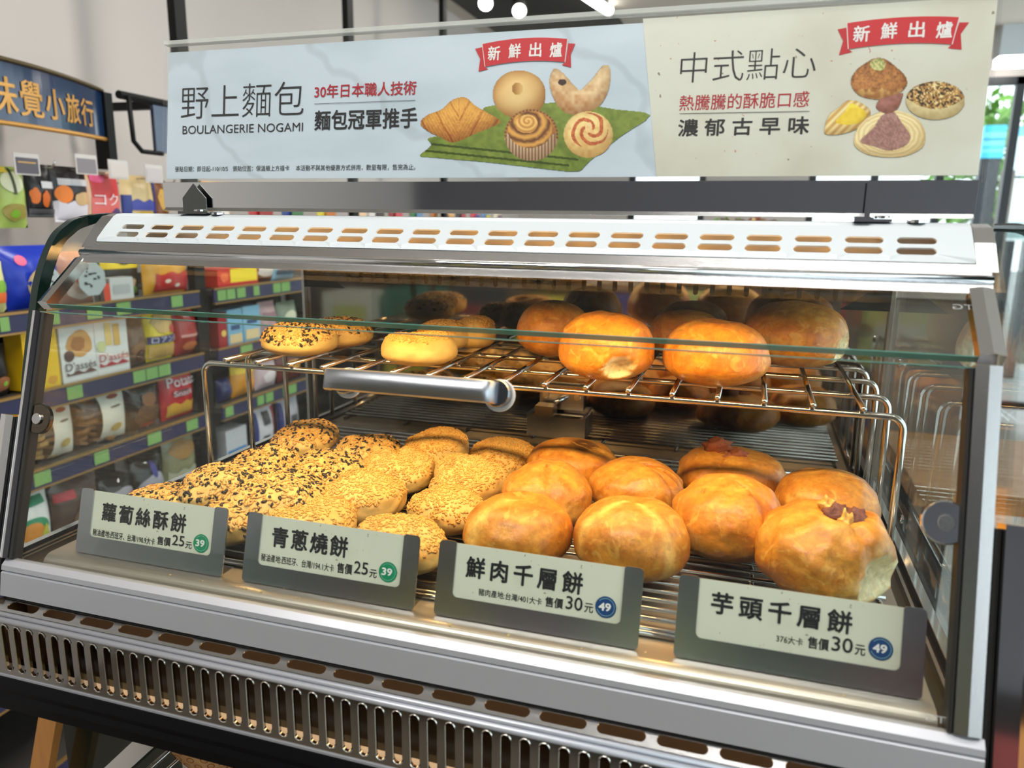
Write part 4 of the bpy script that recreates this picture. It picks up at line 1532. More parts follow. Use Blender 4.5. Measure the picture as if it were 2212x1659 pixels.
txt('野上麵包', (392, 657, 187, 256, 175, 251), INK, left, -0.010)
txt('BOULANGERIE NOGAMI', (395, 655, 272, 290, 265, 284), INK, left, 0.0)
txt('30年日本職人技術', (680, 900, 184, 213, 174, 205), REDINK, left, 0.014)
txt('麵包冠軍推手', (680, 902, 238, 281, 233, 278), INK, left, 0.018)
txt('張貼日期：即日起-110/10/5　張貼位置：保溫櫃上方插卡　 本活動不與其他優惠方式併用，數量有限，售完為止。', (379, 898, 359, 371, 355, 368), INK, left, 0.002)
txt('中式點心', (1470, 1763, 112, 178, 103, 170), INK, right, -0.010)
txt('熱騰騰的酥脆口感', (1468, 1748, 205, 239, 198, 232), REDINK, right, 0.006)
txt('濃 郁 古 早 味', (1465, 1748, 258, 296, 251, 290), INK, right, 0.022)
for (a, b, par) in (((680, 225), (898, 217), left), ((1468, 246), (1748, 241), right)):
    p0, p1 = bp.uv(*a), bp.uv(*b)
    bp.poly('rule', [(p0[0], p0[1] - 0.0002), (p1[0], p1[1] - 0.0002), (p1[0], p1[1] + 0.0002), (p0[0], p0[1] + 0.0002)], INK, par, 0.0008)


def ribbon(main_top, main_bot, tails, par, body, tb):
    up = [bp.uv(*p) for p in main_top]
    dn = [bp.uv(*p) for p in main_bot]
    for tl in tails:
        bp.poly('ribbon_tail', [bp.uv(*p) for p in tl], P('ribbon_dark', srgb(196, 30, 42), 0.5), par, 0.0006)

    def quad3(p, t):
        (a, b, c) = p
        k = 2 * b[0] - 0.5 * (a[0] + c[0]), 2 * b[1] - 0.5 * (a[1] + c[1])
        return tuple((1 - t) ** 2 * a[i] + 2 * t * (1 - t) * k[i] + t * t * c[i] for i in range(2))
    for grow, m, h in ((0.0006, WHITEINK, 0.0007), (0.0, REDRIB, 0.0009)):
        vs, fs = [], []
        for k in range(17):
            a, b = quad3(up, k / 16), quad3(dn, k / 16)
            g = grow * (k / 8 - 1)
            vs += [bp.at(a[0] + g, a[1], h), bp.at(b[0] + g, b[1], h)]
        for k in range(16):
            fs.append((2 * k, 2 * k + 1, 2 * k + 3, 2 * k + 2))
        mesh_obj('ribbon', vs, fs, m, par)
    # characters follow the arc
    n = len(body)
    l, r, lt, lb, rt, rb, sag = tb
    cw = (r - l) * 0.165
    for k, ch in enumerate(body):
        f = k / (n - 1)
        cx = l + cw / 2 + f * (r - l - cw)
        bow = sag * (1 - (2 * f - 1) ** 2)
        yt = lt + (rt - lt) * f - bow
        yb = lb + (rb - lb) * f - bow
        bp.text('lettering', ch, qbox(bp, cx - cw / 2, cx + cw / 2, yt, yb, yt - 1, yb - 1), WHITEINK, par, 0.0011, 0.02)


ribbon(((1043, 96), (1134, 83), (1226, 85)), ((1049, 145), (1134, 133), (1220, 135)),
       (((1027, 106), (1043, 102), (1050, 146), (1055, 150), (1034, 155), (1038, 128)), ((1228, 94), (1243, 95), (1233, 118), (1234, 146), (1214, 141), (1222, 134))),
       left, '新鮮出爐', (1055, 1215, 101, 132, 93, 125, 3.0))
ribbon(((1830, 51), (1951, 38), (2071, 38)), ((1833, 107), (1945, 95), (2055, 97)),
       (((1809, 64), (1830, 60), (1834, 108), (1841, 113), (1812, 120), (1821, 89)), ((2072, 49), (2093, 49), (2075, 74), (2077, 108), (2047, 105), (2056, 96))),
       right, '新鮮出爐', (1843, 2057, 57, 92, 48, 84, 4.0))


# --- printed pictures: flat print, coloured per vertex on a fine grid
class Canvas:
    def __init__(s, x0, x1, y0, y1, step):
        s.xs = np.arange(x0, x1 + step, step)
        s.ys = np.arange(y0, y1 + step, step)
        s.X, s.Y = np.meshgrid(s.xs, s.ys)
        s.C = np.zeros(s.X.shape + (3,))
        s.A = np.zeros(s.X.shape)
        r = np.random.default_rng(5)
        s.n1 = s.fbm(22, r)
        s.n2 = s.fbm(7, r)
        s.n3 = s.fbm(3.2, r)

    def fbm(s, cell, r):
        h, w = s.X.shape
        st = s.xs[1] - s.xs[0]
        gh, gw = int(h * st / cell) + 3, int(w * st / cell) + 3
        g = r.uniform(-1, 1, (gh, gw))
        fy, fx = (s.Y - s.ys[0]) / cell, (s.X - s.xs[0]) / cell
        iy, ix = fy.astype(int), fx.astype(int)
        ty, tx = fy - iy, fx - ix
        ty, tx = ty * ty * (3 - 2 * ty), tx * tx * (3 - 2 * tx)
        return (g[iy, ix] * (1 - tx) + g[iy, ix + 1] * tx) * (1 - ty) + (g[iy + 1, ix] * (1 - tx) + g[iy + 1, ix + 1] * tx) * ty

    def poly_mask(s, pts):
        m = np.zeros(s.X.shape, bool)
        n = len(pts)
        for i in range(n):
            (xa, ya), (xb, yb) = pts[i], pts[(i + 1) % n]
            cond = (ya > s.Y) != (yb > s.Y)
            with np.errstate(divide='ignore', invalid='ignore'):
                xi = (xb - xa) * (s.Y - ya) / (yb - ya + 1e-9) + xa
            m ^= cond & (s.X < xi)
        return m

    def smooth_poly(s, pts, k=6):
        out = []
        n = len(pts)
        for i in range(n):
            p0, p1, p2, p3 = (np.array(pts[(i + d) % n], float) for d in (-1, 0, 1, 2))
            for j in range(k):
                t = j / k
                out.append(tuple(0.5 * ((2 * p1) + (-p0 + p2) * t + (2 * p0 - 5 * p1 + 4 * p2 - p3) * t * t + (-p0 + 3 * p1 - 3 * p2 + p3) * t ** 3)))
        return out

    def ell(s, cx, cy, rx, ry, wob=0.0):
        return ((s.X - cx) / rx) ** 2 + ((s.Y - cy) / ry) ** 2 + wob * s.n1 < 1

    def paint(s, mask, col):
        s.C[mask] = col[mask] if isinstance(col, np.ndarray) and col.ndim == 3 else col
        s.A[mask] = 1

    def shade(s, mask, a, b, f):
        f = np.clip(f, 0, 1)[..., None]
        col = np.array(srgb(*a)) * (1 - f) + np.array(srgb(*b)) * f
        s.C[mask] = col[mask]
        s.A[mask] = 1

    def round(s, mask, r, lo=0.55, tilt=0.5):
        """printed modelling: darker towards the rim and the lower right"""
        a = mask.astype(float)
        k = max(1, int(r / (s.xs[1] - s.xs[0])))
        for _ in range(3):
            for ax in (0, 1):
                p = np.apply_along_axis(lambda v: np.convolve(v, np.ones(2 * k + 1) / (2 * k + 1), 'same'), ax, a)
                a = p
        f = np.clip((a - 0.4) / 0.55, 0, 1)
        gy, gx = np.gradient(a)
        li = 1 + tilt * np.clip((gx * 0.5 + gy * 0.9) * k * 2.2, -0.5, 0.35)
        g = (lo + (1 - lo) * f ** 0.7) * li
        tint = np.stack([g ** 0.8, g, g ** 1.25], -1)
        s.C[mask] = np.clip(s.C * tint, 0, 1)[mask]

    def build(s, name, parent, h):
        hgt, wid = s.X.shape
        idx = -np.ones(s.X.shape, int)
        vs, cs, fs = [], [], []
        cell = (s.A[:-1, :-1] + s.A[1:, :-1] + s.A[:-1, 1:] + s.A[1:, 1:]) >= 3

        def vid(j, i):
            if idx[j, i] < 0:
                idx[j, i] = len(vs)
                vs.append((s.X[j, i], s.Y[j, i]))
                cs.append(s.C[j, i])
            return idx[j, i]
        for j, i in zip(*np.nonzero(cell)):
            fs.append((vid(j, i), vid(j + 1, i), vid(j + 1, i + 1), vid(j, i + 1)))
        P2 = np.array(vs)
        d = np.stack([P2[:, 0] - 1106.0, P2[:, 1] - 829.5, np.full(len(P2), F_PX)], 1) @ RM
        t = ((bp.o - CAM) @ bp.n) / (d @ bp.n)
        pts = CAM + d * t[:, None] + bp.n * h
        return mesh_obj(name, pts, fs, PRINT, parent, False, np.array(cs))


PRINT = vcol_mat('print_ink', 0.4)
cv = Canvas(902, 1412, 138, 376, 1.5)
nap = cv.smooth_poly([(1046, 232), (1110, 226), (1230, 222), (1330, 236), (1405, 249), (1340, 296), (1270, 352), (1248, 371), (1180, 366), (1060, 352), (935, 341),
                      (908, 336), (932, 314), (925, 298), (975, 290), (1040, 262)], 3)
m = cv.poly_mask(nap)
cv.shade(m, (142, 160, 66), (74, 96, 22), 0.25 + 0.5 * cv.n1 * 0.5 + 0.25 * (cv.Y - 230) / 140 + 0.2 * cv.n2)
for (xa, ya, xb, yb) in ((935, 312, 1250, 345), (920, 326, 1230, 358)):
    dl = np.abs((cv.Y - ya) - (yb - ya) / (xb - xa) * (cv.X - xa))
    mm = m & (dl < 2.4) & (cv.X < xb)
    cv.shade(mm, (60, 78, 18), (50, 66, 14), cv.n2)
# bagel
m = cv.ell(1122, 204, 57.5, 52)
r2 = ((cv.X - 1122) / 57.5) ** 2 + ((cv.Y - 204) / 52) ** 2
cv.shade(m, (240, 206, 140), (206, 140, 62), r2 * 0.8 + 0.15 * cv.n1)
cv.round(m, 16)
cv.shade(cv.ell(1118, 192, 12, 13) & m, (176, 120, 52), (226, 180, 108), ((cv.X - 1112) / 14))
# crescent
m = cv.poly_mask(cv.smooth_poly([(1187, 172), (1197, 149), (1214, 156), (1240, 184), (1254, 194), (1278, 172), (1300, 144), (1314, 141), (1320, 160), (1315, 195), (1298, 226),
                                 (1268, 244), (1230, 247), (1205, 228), (1191, 200)], 5))
cv.shade(m, (244, 218, 170), (196, 128, 66), 0.25 + (cv.Y - 150) / 170 + 0.3 * cv.n2 - (cv.X - 1190) / 700)
cv.round(m, 12)
cv.shade(cv.ell(1215, 178, 9, 7) & m, (50, 26, 26), (90, 50, 44), cv.n3)
# croissant
m = cv.poly_mask(cv.smooth_poly([(908, 266), (925, 248), (955, 236), (978, 216), (1004, 210), (1024, 226), (1050, 242), (1082, 262), (1062, 275), (1030, 288), (1000, 302), (976, 308),
                                 (950, 296), (925, 284)], 5))
bow = (cv.X - 992) + 0.55 * (cv.Y - 258) * np.sign(cv.X - 992)
st = np.where(np.abs(np.sin(bow * 0.075 + 0.3 * cv.n1)) < 0.22, 1.4, -0.3) + 0.5 * np.sin(bow * 0.9)
cv.shade(m, (240, 178, 84), (176, 92, 28), 0.3 + 0.28 * st + 0.25 * cv.n3 + (cv.Y - 255) / 120)
cv.round(m, 14)
# muffin in a pleated case
m = cv.ell(1148, 292, 58, 56)
cv.shade(m, (214, 148, 72), (120, 60, 26), 0.3 + 0.4 * cv.n2 + 0.3 * (cv.Y - 260) / 80)
ang = np.arctan2(cv.Y - 262, cv.X - 1140)
rad = np.hypot((cv.X - 1140) / 1.15, cv.Y - 262)
sw = np.sin(rad * 0.36 - ang + 0.6 * cv.n2)
m2 = cv.ell(1145, 280, 48, 40)
cv.shade(m2, (228, 168, 84), (92, 40, 22), 0.42 + 0.5 * sw)
cv.shade(cv.ell(1138, 268, 24, 20), (242, 196, 112), (196, 124, 54), 0.4 + 0.5 * np.sin(rad * 0.7 - ang))
m3 = m & (cv.Y > 300 + 14 * np.cos((cv.X - 1148) / 20)) & ~m2
cv.shade(m3, (226, 200, 166), (136, 92, 56), 0.5 + 0.5 * np.sin((cv.X - 1148) * 0.9))
cv.shade((r2 * 0 + ((cv.X - 1148) / 58) ** 2 + ((cv.Y - 292) / 56) ** 2 > 0.86) & m & (cv.Y < 300), (120, 70, 36), (196, 140, 84), 0.5 + 0.5 * np.sin(np.arctan2(cv.Y - 292, cv.X - 1148) * 44))
cv.round(m, 14, 0.6)
# rose bun
m = cv.ell(1271, 291, 53, 50)
cv.shade(m, (250, 222, 150), (226, 176, 96), 0.4 + 0.4 * cv.n2 + (cv.Y - 300) / 160)
rad = np.hypot(cv.X - 1275, cv.Y - 280)
ang = np.arctan2(cv.Y - 280, cv.X - 1275)
mm = cv.ell(1272, 282, 42, 38) & (np.sin(rad * 0.32 + ang * 3 + cv.n1) > 0.25)
cv.shade(mm, (214, 120, 66), (186, 84, 44), 0.5 + cv.n3)
cv.shade(cv.ell(1272, 276, 8, 12), (250, 214, 150), (240, 190, 120), cv.n3)
cv.round(cv.ell(1271, 291, 53, 50), 14, 0.65)
pic1 = cv.build('printed_picture', left, 0.0005)

cv = Canvas(1772, 2100, 118, 352, 1.5)
# toasted sesame bun
m = cv.poly_mask(cv.smooth_poly([(1837, 178), (1850, 152), (1874, 134), (1890, 126), (1912, 128), (1936, 146), (1956, 166), (1958, 186), (1935, 206), (1895, 216), (1855, 206)], 5))
cv.shade(m, (206, 140, 76), (104, 54, 22), 0.35 + 0.35 * cv.n3 + 0.3 * cv.n2 + 0.25 * (170 - cv.Y) / 40)
cv.shade(m & (cv.Y > 196 + 6 * cv.n2), (226, 182, 110), (190, 130, 66), 0.5 + cv.n2)
cv.shade(cv.ell(1898, 140, 16, 13, 0.5) & m, (214, 206, 140), (150, 160, 84), 0.5 + cv.n3)
cv.round(m, 12)
# black and white sesame disc
m = cv.ell(2020, 218, 64, 42)
cv.shade(m, (240, 226, 176), (206, 184, 122), 0.4 + 0.3 * cv.n2)
mt = m & (cv.Y < 236 - ((cv.X - 2020) / 60) ** 2 * 22)
cv.shade(mt, (214, 170, 96), (130, 74, 34), 0.4 + 0.5 * cv.n2)
cv.shade(mt & (cv.n3 > 0.28), (40, 34, 26), (24, 20, 16), cv.n2)
cv.shade(mt & (cv.n3 < -0.5), (244, 226, 170), (236, 210, 150), cv.n2)
cv.round(m, 12, 0.6)
# custard pastry
m = cv.poly_mask(cv.smooth_poly([(1780, 280), (1790, 250), (1812, 232), (1834, 216), (1858, 222), (1880, 240), (1872, 262), (1845, 282), (1812, 292), (1786, 292)], 5))
cv.shade(m, (244, 224, 160), (210, 160, 84), 0.5 + 0.5 * np.sin((cv.X + cv.Y) * 0.35))
cv.shade(cv.poly_mask(cv.smooth_poly([(1805, 266), (1826, 240), (1838, 224), (1856, 232), (1872, 248), (1850, 268)], 4)), (252, 226, 80), (238, 196, 40), 0.4 + 0.4 * cv.n2)
cv.round(m, 8, 0.7)
# cut taro puff
m = cv.poly_mask(cv.smooth_poly([(1844, 310), (1856, 272), (1890, 246), (1930, 238), (1975, 252), (1998, 284), (1994, 316), (1962, 336), (1920, 341), (1872, 334)], 5))
mtar = m
rd_ = np.hypot((cv.X - 1920) / 77, (cv.Y - 292) / 50)
cv.shade(m, (248, 232, 180), (222, 184, 116), 0.35 + 0.35 * np.sin(rd_ * 46 + cv.n2))
m = cv.poly_mask(cv.smooth_poly([(1858, 306), (1885, 278), (1905, 250), (1930, 243), (1945, 262), (1966, 294), (1955, 316), (1920, 326), (1890, 318)], 5))
cv.shade(m, (190, 146, 134), (138, 92, 84), 0.45 + 0.4 * cv.n3 + 0.2 * cv.n2)
m = cv.poly_mask(cv.smooth_poly([(1892, 232), (1902, 214), (1930, 206), (1950, 202), (1946, 222), (1934, 240), (1912, 246)], 5))
cv.shade(m, (176, 118, 104), (132, 78, 70), 0.4 + 0.4 * cv.n2)
cv.round(m, 6, 0.7)
cv.round(mtar, 10, 0.75)
pic2 = cv.build('printed_picture', right, 0.0008)

# --- acrylic holder around the inserts, steel channel, brackets
bp.slab('acrylic_front', [(-0.001, -0.003), (BW + 0.001, -0.003), (BW + 0.001, BH + 0.002), (-0.001, BH + 0.002)], 0.0015, ACRYL, ban, 0.0036)
bp.slab('acrylic_back', [(-0.001, -0.003), (BW + 0.001, -0.003), (BW + 0.001, BH + 0.002), (-0.001, BH + 0.002)], 0.0015, ACRYL, ban, -0.0015)
bp.slab('acrylic_top_edge', [(-0.001, BH + 0.002), (BW + 0.001, BH + 0.002), (BW + 0.001, BH + 0.0055), (-0.001, BH + 0.0055)], 0.007, P('acrylic_edge', srgb(214, 218, 214), 0.15, alpha=0.55), ban, 0.004)
MB().prism([(0.157, 0.3225), (0.158, 0.3225), (0.158, 0.2995), (0.157, 0.2995)], 0.0600, 0.7450).build('steel_channel', CHROME, ban)
MB().prism([(0.1535, 0.2965), (0.157, 0.2995), (0.172, 0.2995), (0.172, 0.2965)], 0.0615, 0.7440).build('channel_foot', STEEL, ban)
for x, mt in ((0.0985, 'dark_bracket'), (0.6755, 'bright_bracket')):
    bm_ = P('dark_bracket', (0.16, 0.17, 0.17), 0.3, 1.0) if mt == 'dark_bracket' else CHROME
    wd = 0.013 if mt == 'dark_bracket' else 0.0018
    up = MB()
    if mt == 'dark_bracket':
        up.prism([(x - wd, 0.2945), (x + wd, 0.2945), (x + wd, 0.308), (x, 0.321), (x - wd, 0.308)], 0.1520, 0.1532, 1)
        up.box(x - wd, x + wd + 0.006, 0.1445, 0.165, 0.2935, 0.2960)
    else:
        up.box(x - wd, x + wd, 0.150, 0.153, 0.2935, 0.321)
        up.box(x - 0.009, x + wd, 0.143, 0.160, 0.2935, 0.2970)
        up.box(x - wd, x + 0.016, 0.146, 0.158, 0.2935, 0.2955)
    up.build('mounting_bracket', bm_, ban)
    MB().disc((x + (0.006 if mt == 'dark_bracket' else 0.010), 0.151, 0.2958), (0, 0, 1), 0.005, 0.002, 12).build('bracket_bolt', CHROME, ban)
for x in (0.125, 0.7075):
    MB().disc((x, 0.150, 0.2932), (0, 0, 1), 0.006, 0.0022, 14).build('hood_screw', CHROME, case)

# ================================================================== store shelving along the left wall
SX = -0.85                                            # shelf fronts
NAVY = P('rail_navy', srgb(44, 44, 78), 0.35)
GOLD = P('rail_gold', srgb(168, 132, 76), 0.35, 0.5)
SHELFM = P('shelf_board', srgb(70, 66, 64), 0.5)
DARKB = P('shelf_back', srgb(34, 32, 32), 0.8)
LABELG = P('label_green', srgb(122, 164, 92), 0.6)
LABELI = P('label_ink', srgb(70, 120, 56), 0.6)
POSTM = P('post_black', srgb(18, 19, 19), 0.5, spec=0.2)
BAYS = [(0.395, 1.285, 'snack shelving bay under the blue and gold header board'), (1.345, 2.185, 'snack shelving bay beyond the first black upright'),
        (2.245, 3.09, 'snack shelving bay between the second and third black uprights'), (3.15, 4.6, 'far snack shelving bay past the third black upright')]
SHELVES = (0.090, -0.083, -0.252, -0.462, -0.70, -0.95)
LABELS_PX = {0: {0: [(0, 20), (104, 128), (188, 220), (252, 282), (370, 394)], 1: [(145, 178), (288, 314), (316, 341), (343, 368)],
                 2: [(74, 110), (204, 235), (319, 348), (403, 427)], 3: [(30, 70)]},
             1: {0: [(470, 488), (490, 508), (512, 530), (548, 560), (590, 606), (608, 626)], 2: [(487, 504), (556, 570), (574, 590), (612, 640)], 1: [(520, 545)]}}
for bi, (y0, y1, lab) in enumerate(BAYS):
    t = thing('shelving_bay', lab, 'shelving', (-1.03, (y0 + y1) / 2, FLOOR_Z))
    MB().box(-1.21, -1.195, y0, y1, FLOOR_Z, 0.12).build('back_board', DARKB, t)
    for si, z in enumerate(SHELVES):
        sh = MB().box(-1.195, SX + 0.001, y0, y1, z - 0.018, z - 0.002).build('shelf', SHELFM, t)
        MB().box(SX + 0.001, SX + 0.008, y0, y1, z - 0.038, z + 0.001).build('price_rail', NAVY, sh)
        MB().box(SX + 0.001, SX + 0.0105, y0, y1, z - 0.001, z + 0.004).build('rail_edge', GOLD, sh)
        MB().box(SX + 0.001, SX + 0.0105, y0, y1, z - 0.042, z - 0.038).build('rail_edge', GOLD, sh)
        for (a, b) in LABELS_PX.get(bi, {}).get(si, []):
            zz = z - 0.018
            # the label's y comes from the pixel column at the rail height
            def col_y(px):
                lo, hi = 300.0, 1500.0
                for _ in range(40):
                    mid = (lo + hi) / 2
                    if on_x(px, mid, SX + 0.009)[2] > zz:
                        lo = mid
                    else:
                        hi = mid
                return on_x(px, (lo + hi) / 2, SX + 0.009)[1]
            ya, yb = col_y(a), col_y(b)
            lb = MB().box(SX + 0.0082, SX + 0.0098, ya, yb, zz - 0.0145, zz + 0.0145).build('price_label', LABELG, sh)
for y in (0.34, 1.316, 2.215, 3.12):
    lab = {0.34: 'black upright beside the blue header board', 1.316: 'black upright between the first two shelving bays',
           2.215: 'black upright rising behind the banner', 3.12: 'thin-looking far black upright near the black ceiling panel'}[y]
    tag(MB().box(-0.885, -0.862, y - 0.021, y + 0.021, FLOOR_Z, CEIL_Z).build('shelf_upright', POSTM, None, False, (-0.873, y, FLOOR_Z)), lab, 'upright', 'black shelf uprights')


def col_y_at(px, z, X):
    lo, hi = -600.0, 2600.0
    for _ in range(44):
        mid = (lo + hi) / 2
        if on_x(px, mid, X)[2] > z:
            lo = mid
        else:
            hi = mid
    return float(on_x(px, (lo + hi) / 2, X)[1])


# ------------------------------------------------------------------ products
PMAT = {}


def pm(col, rough=0.4, coat=0.0):
    k = (col, rough)
    if k not in PMAT:
        PMAT[k] = P('pack_%02x%02x%02x_%d' % (*col, int(rough * 10)), srgb(*col), rough, coat=coat)
    return PMAT[k]


CLEAR = glass_mat('clear_film', (0.93, 0.92, 0.9), gain=1.0)


def pouch_mesh(y0, y1, z0, z1, x, dep, seed, crimp=0.012, lean=0.0):
    """pillow pack standing in a plane x = const, bulging towards +x"""
    n, m = 12, 14
    vs, fs = [], []
    ph = seed * 3.7
    for side in (1, -1):
        for j in range(m + 1):
            for i in range(n + 1):
                a, b = i / n, j / m
                bulge = (math.sin(math.pi * a) ** 0.5) * (math.sin(math.pi * min(max((b - 0.05) / 0.9, 0), 1)) ** 0.5)
                wr = noise.noise(Vector((a * 5 + ph, b * 6, side * 2.0))) * 0.18
                edge = 0.012 * math.sin(b * 40) * (abs(a - 0.5) * 2) ** 8
                vs.append((x + dep / 2 + side * dep / 2 * bulge * (1 + wr) - lean * b * (z1 - z0), y0 + (y1 - y0) * (a + edge * 0.3), z0 + (z1 - z0) * b))
    k = (n + 1) * (m + 1)
    for j in range(m):
        for i in range(n):
            q = j * (n + 1) + i
            fs.append((q, q + 1, q + n + 2, q + n + 1))
            fs.append((k + q, k + q + n + 1, k + q + n + 2, k + q + 1))
    return vs, fs


def front_x(a, b, x, dep, lean, h):
    bulge = (math.sin(math.pi * min(max(a, 0.0), 1)) ** 0.5) * (math.sin(math.pi * min(max((b - 0.05) / 0.9, 0), 1)) ** 0.5)
    return x + dep / 2 + dep / 2 * bulge * 1.04 - lean * b * h


def product(kind, name, label, cat, px0, px1, shelf_z, h, col, prints=(), dep=0.05, X=None, seed=1, group=None, hang=False, lean=0.0, texts=()):
    """px0, px1: pixel columns of its sides at the base; stands on shelf_z (or hangs with its base there)"""
    xf = (SX - 0.012 if X is None else X)
    xb = xf - dep
    ya, yb = col_y_at(px0, shelf_z + h * 0.5, xf), col_y_at(px1, shelf_z + h * 0.5, xf)
    w = yb - ya
    z0 = shelf_z
    t = thing(name, label, cat, ((xf + xb) / 2, (ya + yb) / 2, z0), group)
    if kind == 'box':
        b = 0.0015
        mb = MB()
        mb.prism(rrect(ya, yb, z0, z0 + h, b, 1), xb, xf, 0)
        mb.build('carton', pm(col), t)

        def fx(a, c):
            return xf + 0.0006
    else:
        vs, fs = pouch_mesh(ya, yb, z0, z0 + h, xb, dep, seed, lean=lean)
        mesh_obj('pouch', vs, fs, CLEAR if kind == 'clear' else pm(col, 0.3), t, True)

        def fx(a, c):
            return front_x(a, c, xb, dep, lean, h) + 0.0012
    lay = 0
    for pr in prints:
        shape, a0, a1, b0, b1, c = pr[:6]
        lay += 1
        vs, fs = [], []
        N = 10
        if shape in ('rect', 'wave'):
            for j in range(N + 1):
                for i in range(N + 1):
                    a = a0 + (a1 - a0) * i / N
                    bb = b0 + (b1 - b0) * j / N
                    if shape == 'wave':
                        bb += 0.03 * math.sin(a * 17 + seed) * (j / N)
                    vs.append((fx(a, bb) + lay * 0.0004, ya + w * a, z0 + h * bb))
            for j in range(N):
                for i in range(N):
                    q = j * (N + 1) + i
                    fs.append((q, q + 1, q + N + 2, q + N + 1))
        else:                                           # ellipse / blob
            ca, cb, ra, rb = (a0 + a1) / 2, (b0 + b1) / 2, (a1 - a0) / 2, (b1 - b0) / 2
            vs.append((fx(ca, cb) + lay * 0.0004, ya + w * ca, z0 + h * cb))
            M = 24
            for ring_ in (0.5, 1.0):
                for k in range(M):
                    th = 2 * math.pi * k / M
                    wob = 1 + (0.22 * noise.noise(Vector((math.cos(th) * 1.5 + seed, math.sin(th) * 1.5, lay))) if shape == 'blob' else 0)
                    a, bb = ca + ra * ring_ * wob * math.cos(th), cb + rb * ring_ * wob * math.sin(th)
                    vs.append((fx(a, bb) + lay * 0.0004, ya + w * a, z0 + h * bb))
            for k in range(M):
                q = (k + 1) % M
                fs.append((0, 1 + k, 1 + q))
                fs.append((1 + k, 1 + M + k, 1 + M + q, 1 + q))
        mesh_obj('print_patch', vs, fs, pm(c, 0.45), t)
    for (body, a0, a1, b0, b1, c) in texts:
        v, f = text_verts(body)
        vs = []
        for p in v:
            a, bb = a0 + (a1 - a0) * p[0], b0 + (b1 - b0) * p[1]
            vs.append((fx(a, bb) + 0.004 if kind != 'box' else xf + 0.0032, ya + w * a, z0 + h * bb))
        mesh_obj('lettering', vs, f, pm(c, 0.5), t)
    return t


Z1, Z2, Z3, Z4, Z5 = (z + 0.0005 for z in SHELVES[:5])
RED, YEL, BLUE, WHT, BRN, ORG, GRN_, NAV, BLK, PNK, CRM = (196, 34, 38), (238, 200, 40), (22, 64, 190), (232, 230, 226), (110, 76, 48), (226, 128, 36), (70, 150, 70), (30, 36, 84), \
    (22, 20, 22), (224, 120, 140), (226, 206, 160)
# --- first shelf
product('pouch', 'snack_pouch', 'pale yellow pouch with red dots left of the big blue bag', 'snack', -60, 28, Z1, 0.105, (226, 222, 150), (('ellipse', .15, .5, .62, .9, RED), ('wave', 0, 1, .2, .42, (240, 120, 60)), ('blob', .5, .95, .4, .65, (130, 180, 60))), seed=2)
product('pouch', 'snack_pouch', 'big royal blue bag with a round white medallion', 'snack', 22, 150, Z1, 0.135, (20, 52, 176), (('ellipse', .30, .92, .12, .66, (222, 196, 130)), ('ellipse', .34, .88, .15, .63, (206, 206, 202)), ('ellipse', .2, .36, .70, .86, (236, 90, 130))), dep=0.07, seed=3, lean=0.05)
product('pouch', 'snack_pouch', 'pink and cream pouch behind the octagonal card', 'snack', 140, 215, Z1, 0.12, (196, 140, 118), (('blob', .1, .9, .1, .5, (240, 216, 200)), ('ellipse', .3, .7, .35, .6, (236, 96, 60))), seed=4)
product('pouch', 'snack_pouch', 'black and yellow pouch with torn-edge yellow lettering band', 'snack', 228, 312, Z1, 0.125, (46, 36, 26), (('wave', .02, .98, .58, .92, (244, 206, 30)), ('blob', .2, .8, .05, .42, (210, 170, 140)), ('blob', .62, .9, .02, .2, (110, 150, 60)), ('blob', .3, .7, .66, .82, (40, 30, 20))), seed=5, X=SX - 0.036)
product('pouch', 'snack_pouch', 'orange pouch with a red lower half beside the black upright', 'snack', 322, 416, Z1, 0.13, (222, 158, 46), (('wave', .18, .98, .03, .42, (196, 32, 34)), ('blob', .2, .8, .68, .92, (238, 196, 40)), ('blob', .3, .7, .72, .84, (90, 60, 20)), ('ellipse', .35, .48, .22, .3, (240, 220, 200)), ('ellipse', .6, .72, .12, .2, (240, 220, 200))), seed=6)
product('box', 'snack_carton', 'small white printed carton at the shelf edge under the octagonal card', 'snack', 238, 288, Z1, 0.055, (206, 204, 204), (('rect', .12, .85, .3, .7, (180, 178, 180)), ('rect', -.28, -.02, 0, .8, (220, 70, 40))), dep=0.03, X=SX - 0.001)
product('box', 'snack_tray', 'red and yellow display tray of sweets past the first upright', 'snack', 470, 556, Z1, 0.052, (212, 48, 30), (('rect', .3, .98, .22, .98, (244, 214, 30)), ('rect', 0, 1, 0, .16, (190, 24, 34)), ('blob', .05, .25, .3, .8, (240, 110, 60))), dep=0.10)
product('pouch', 'snack_pouch', 'brown chocolate pouch between the sweets tray and the light blue pack', 'snack', 556, 600, Z1, 0.085, (110, 60, 44), (('blob', .1, .9, .2, .7, (224, 210, 200)),), seed=8)
product('pouch', 'snack_pouch', 'light blue pack with yellow badge on the first shelf', 'snack', 598, 646, Z1, 0.09, (130, 186, 214), (('ellipse', .35, .7, .6, .9, (232, 200, 60)), ('wave', .1, .9, .2, .42, (60, 90, 110))), seed=9)
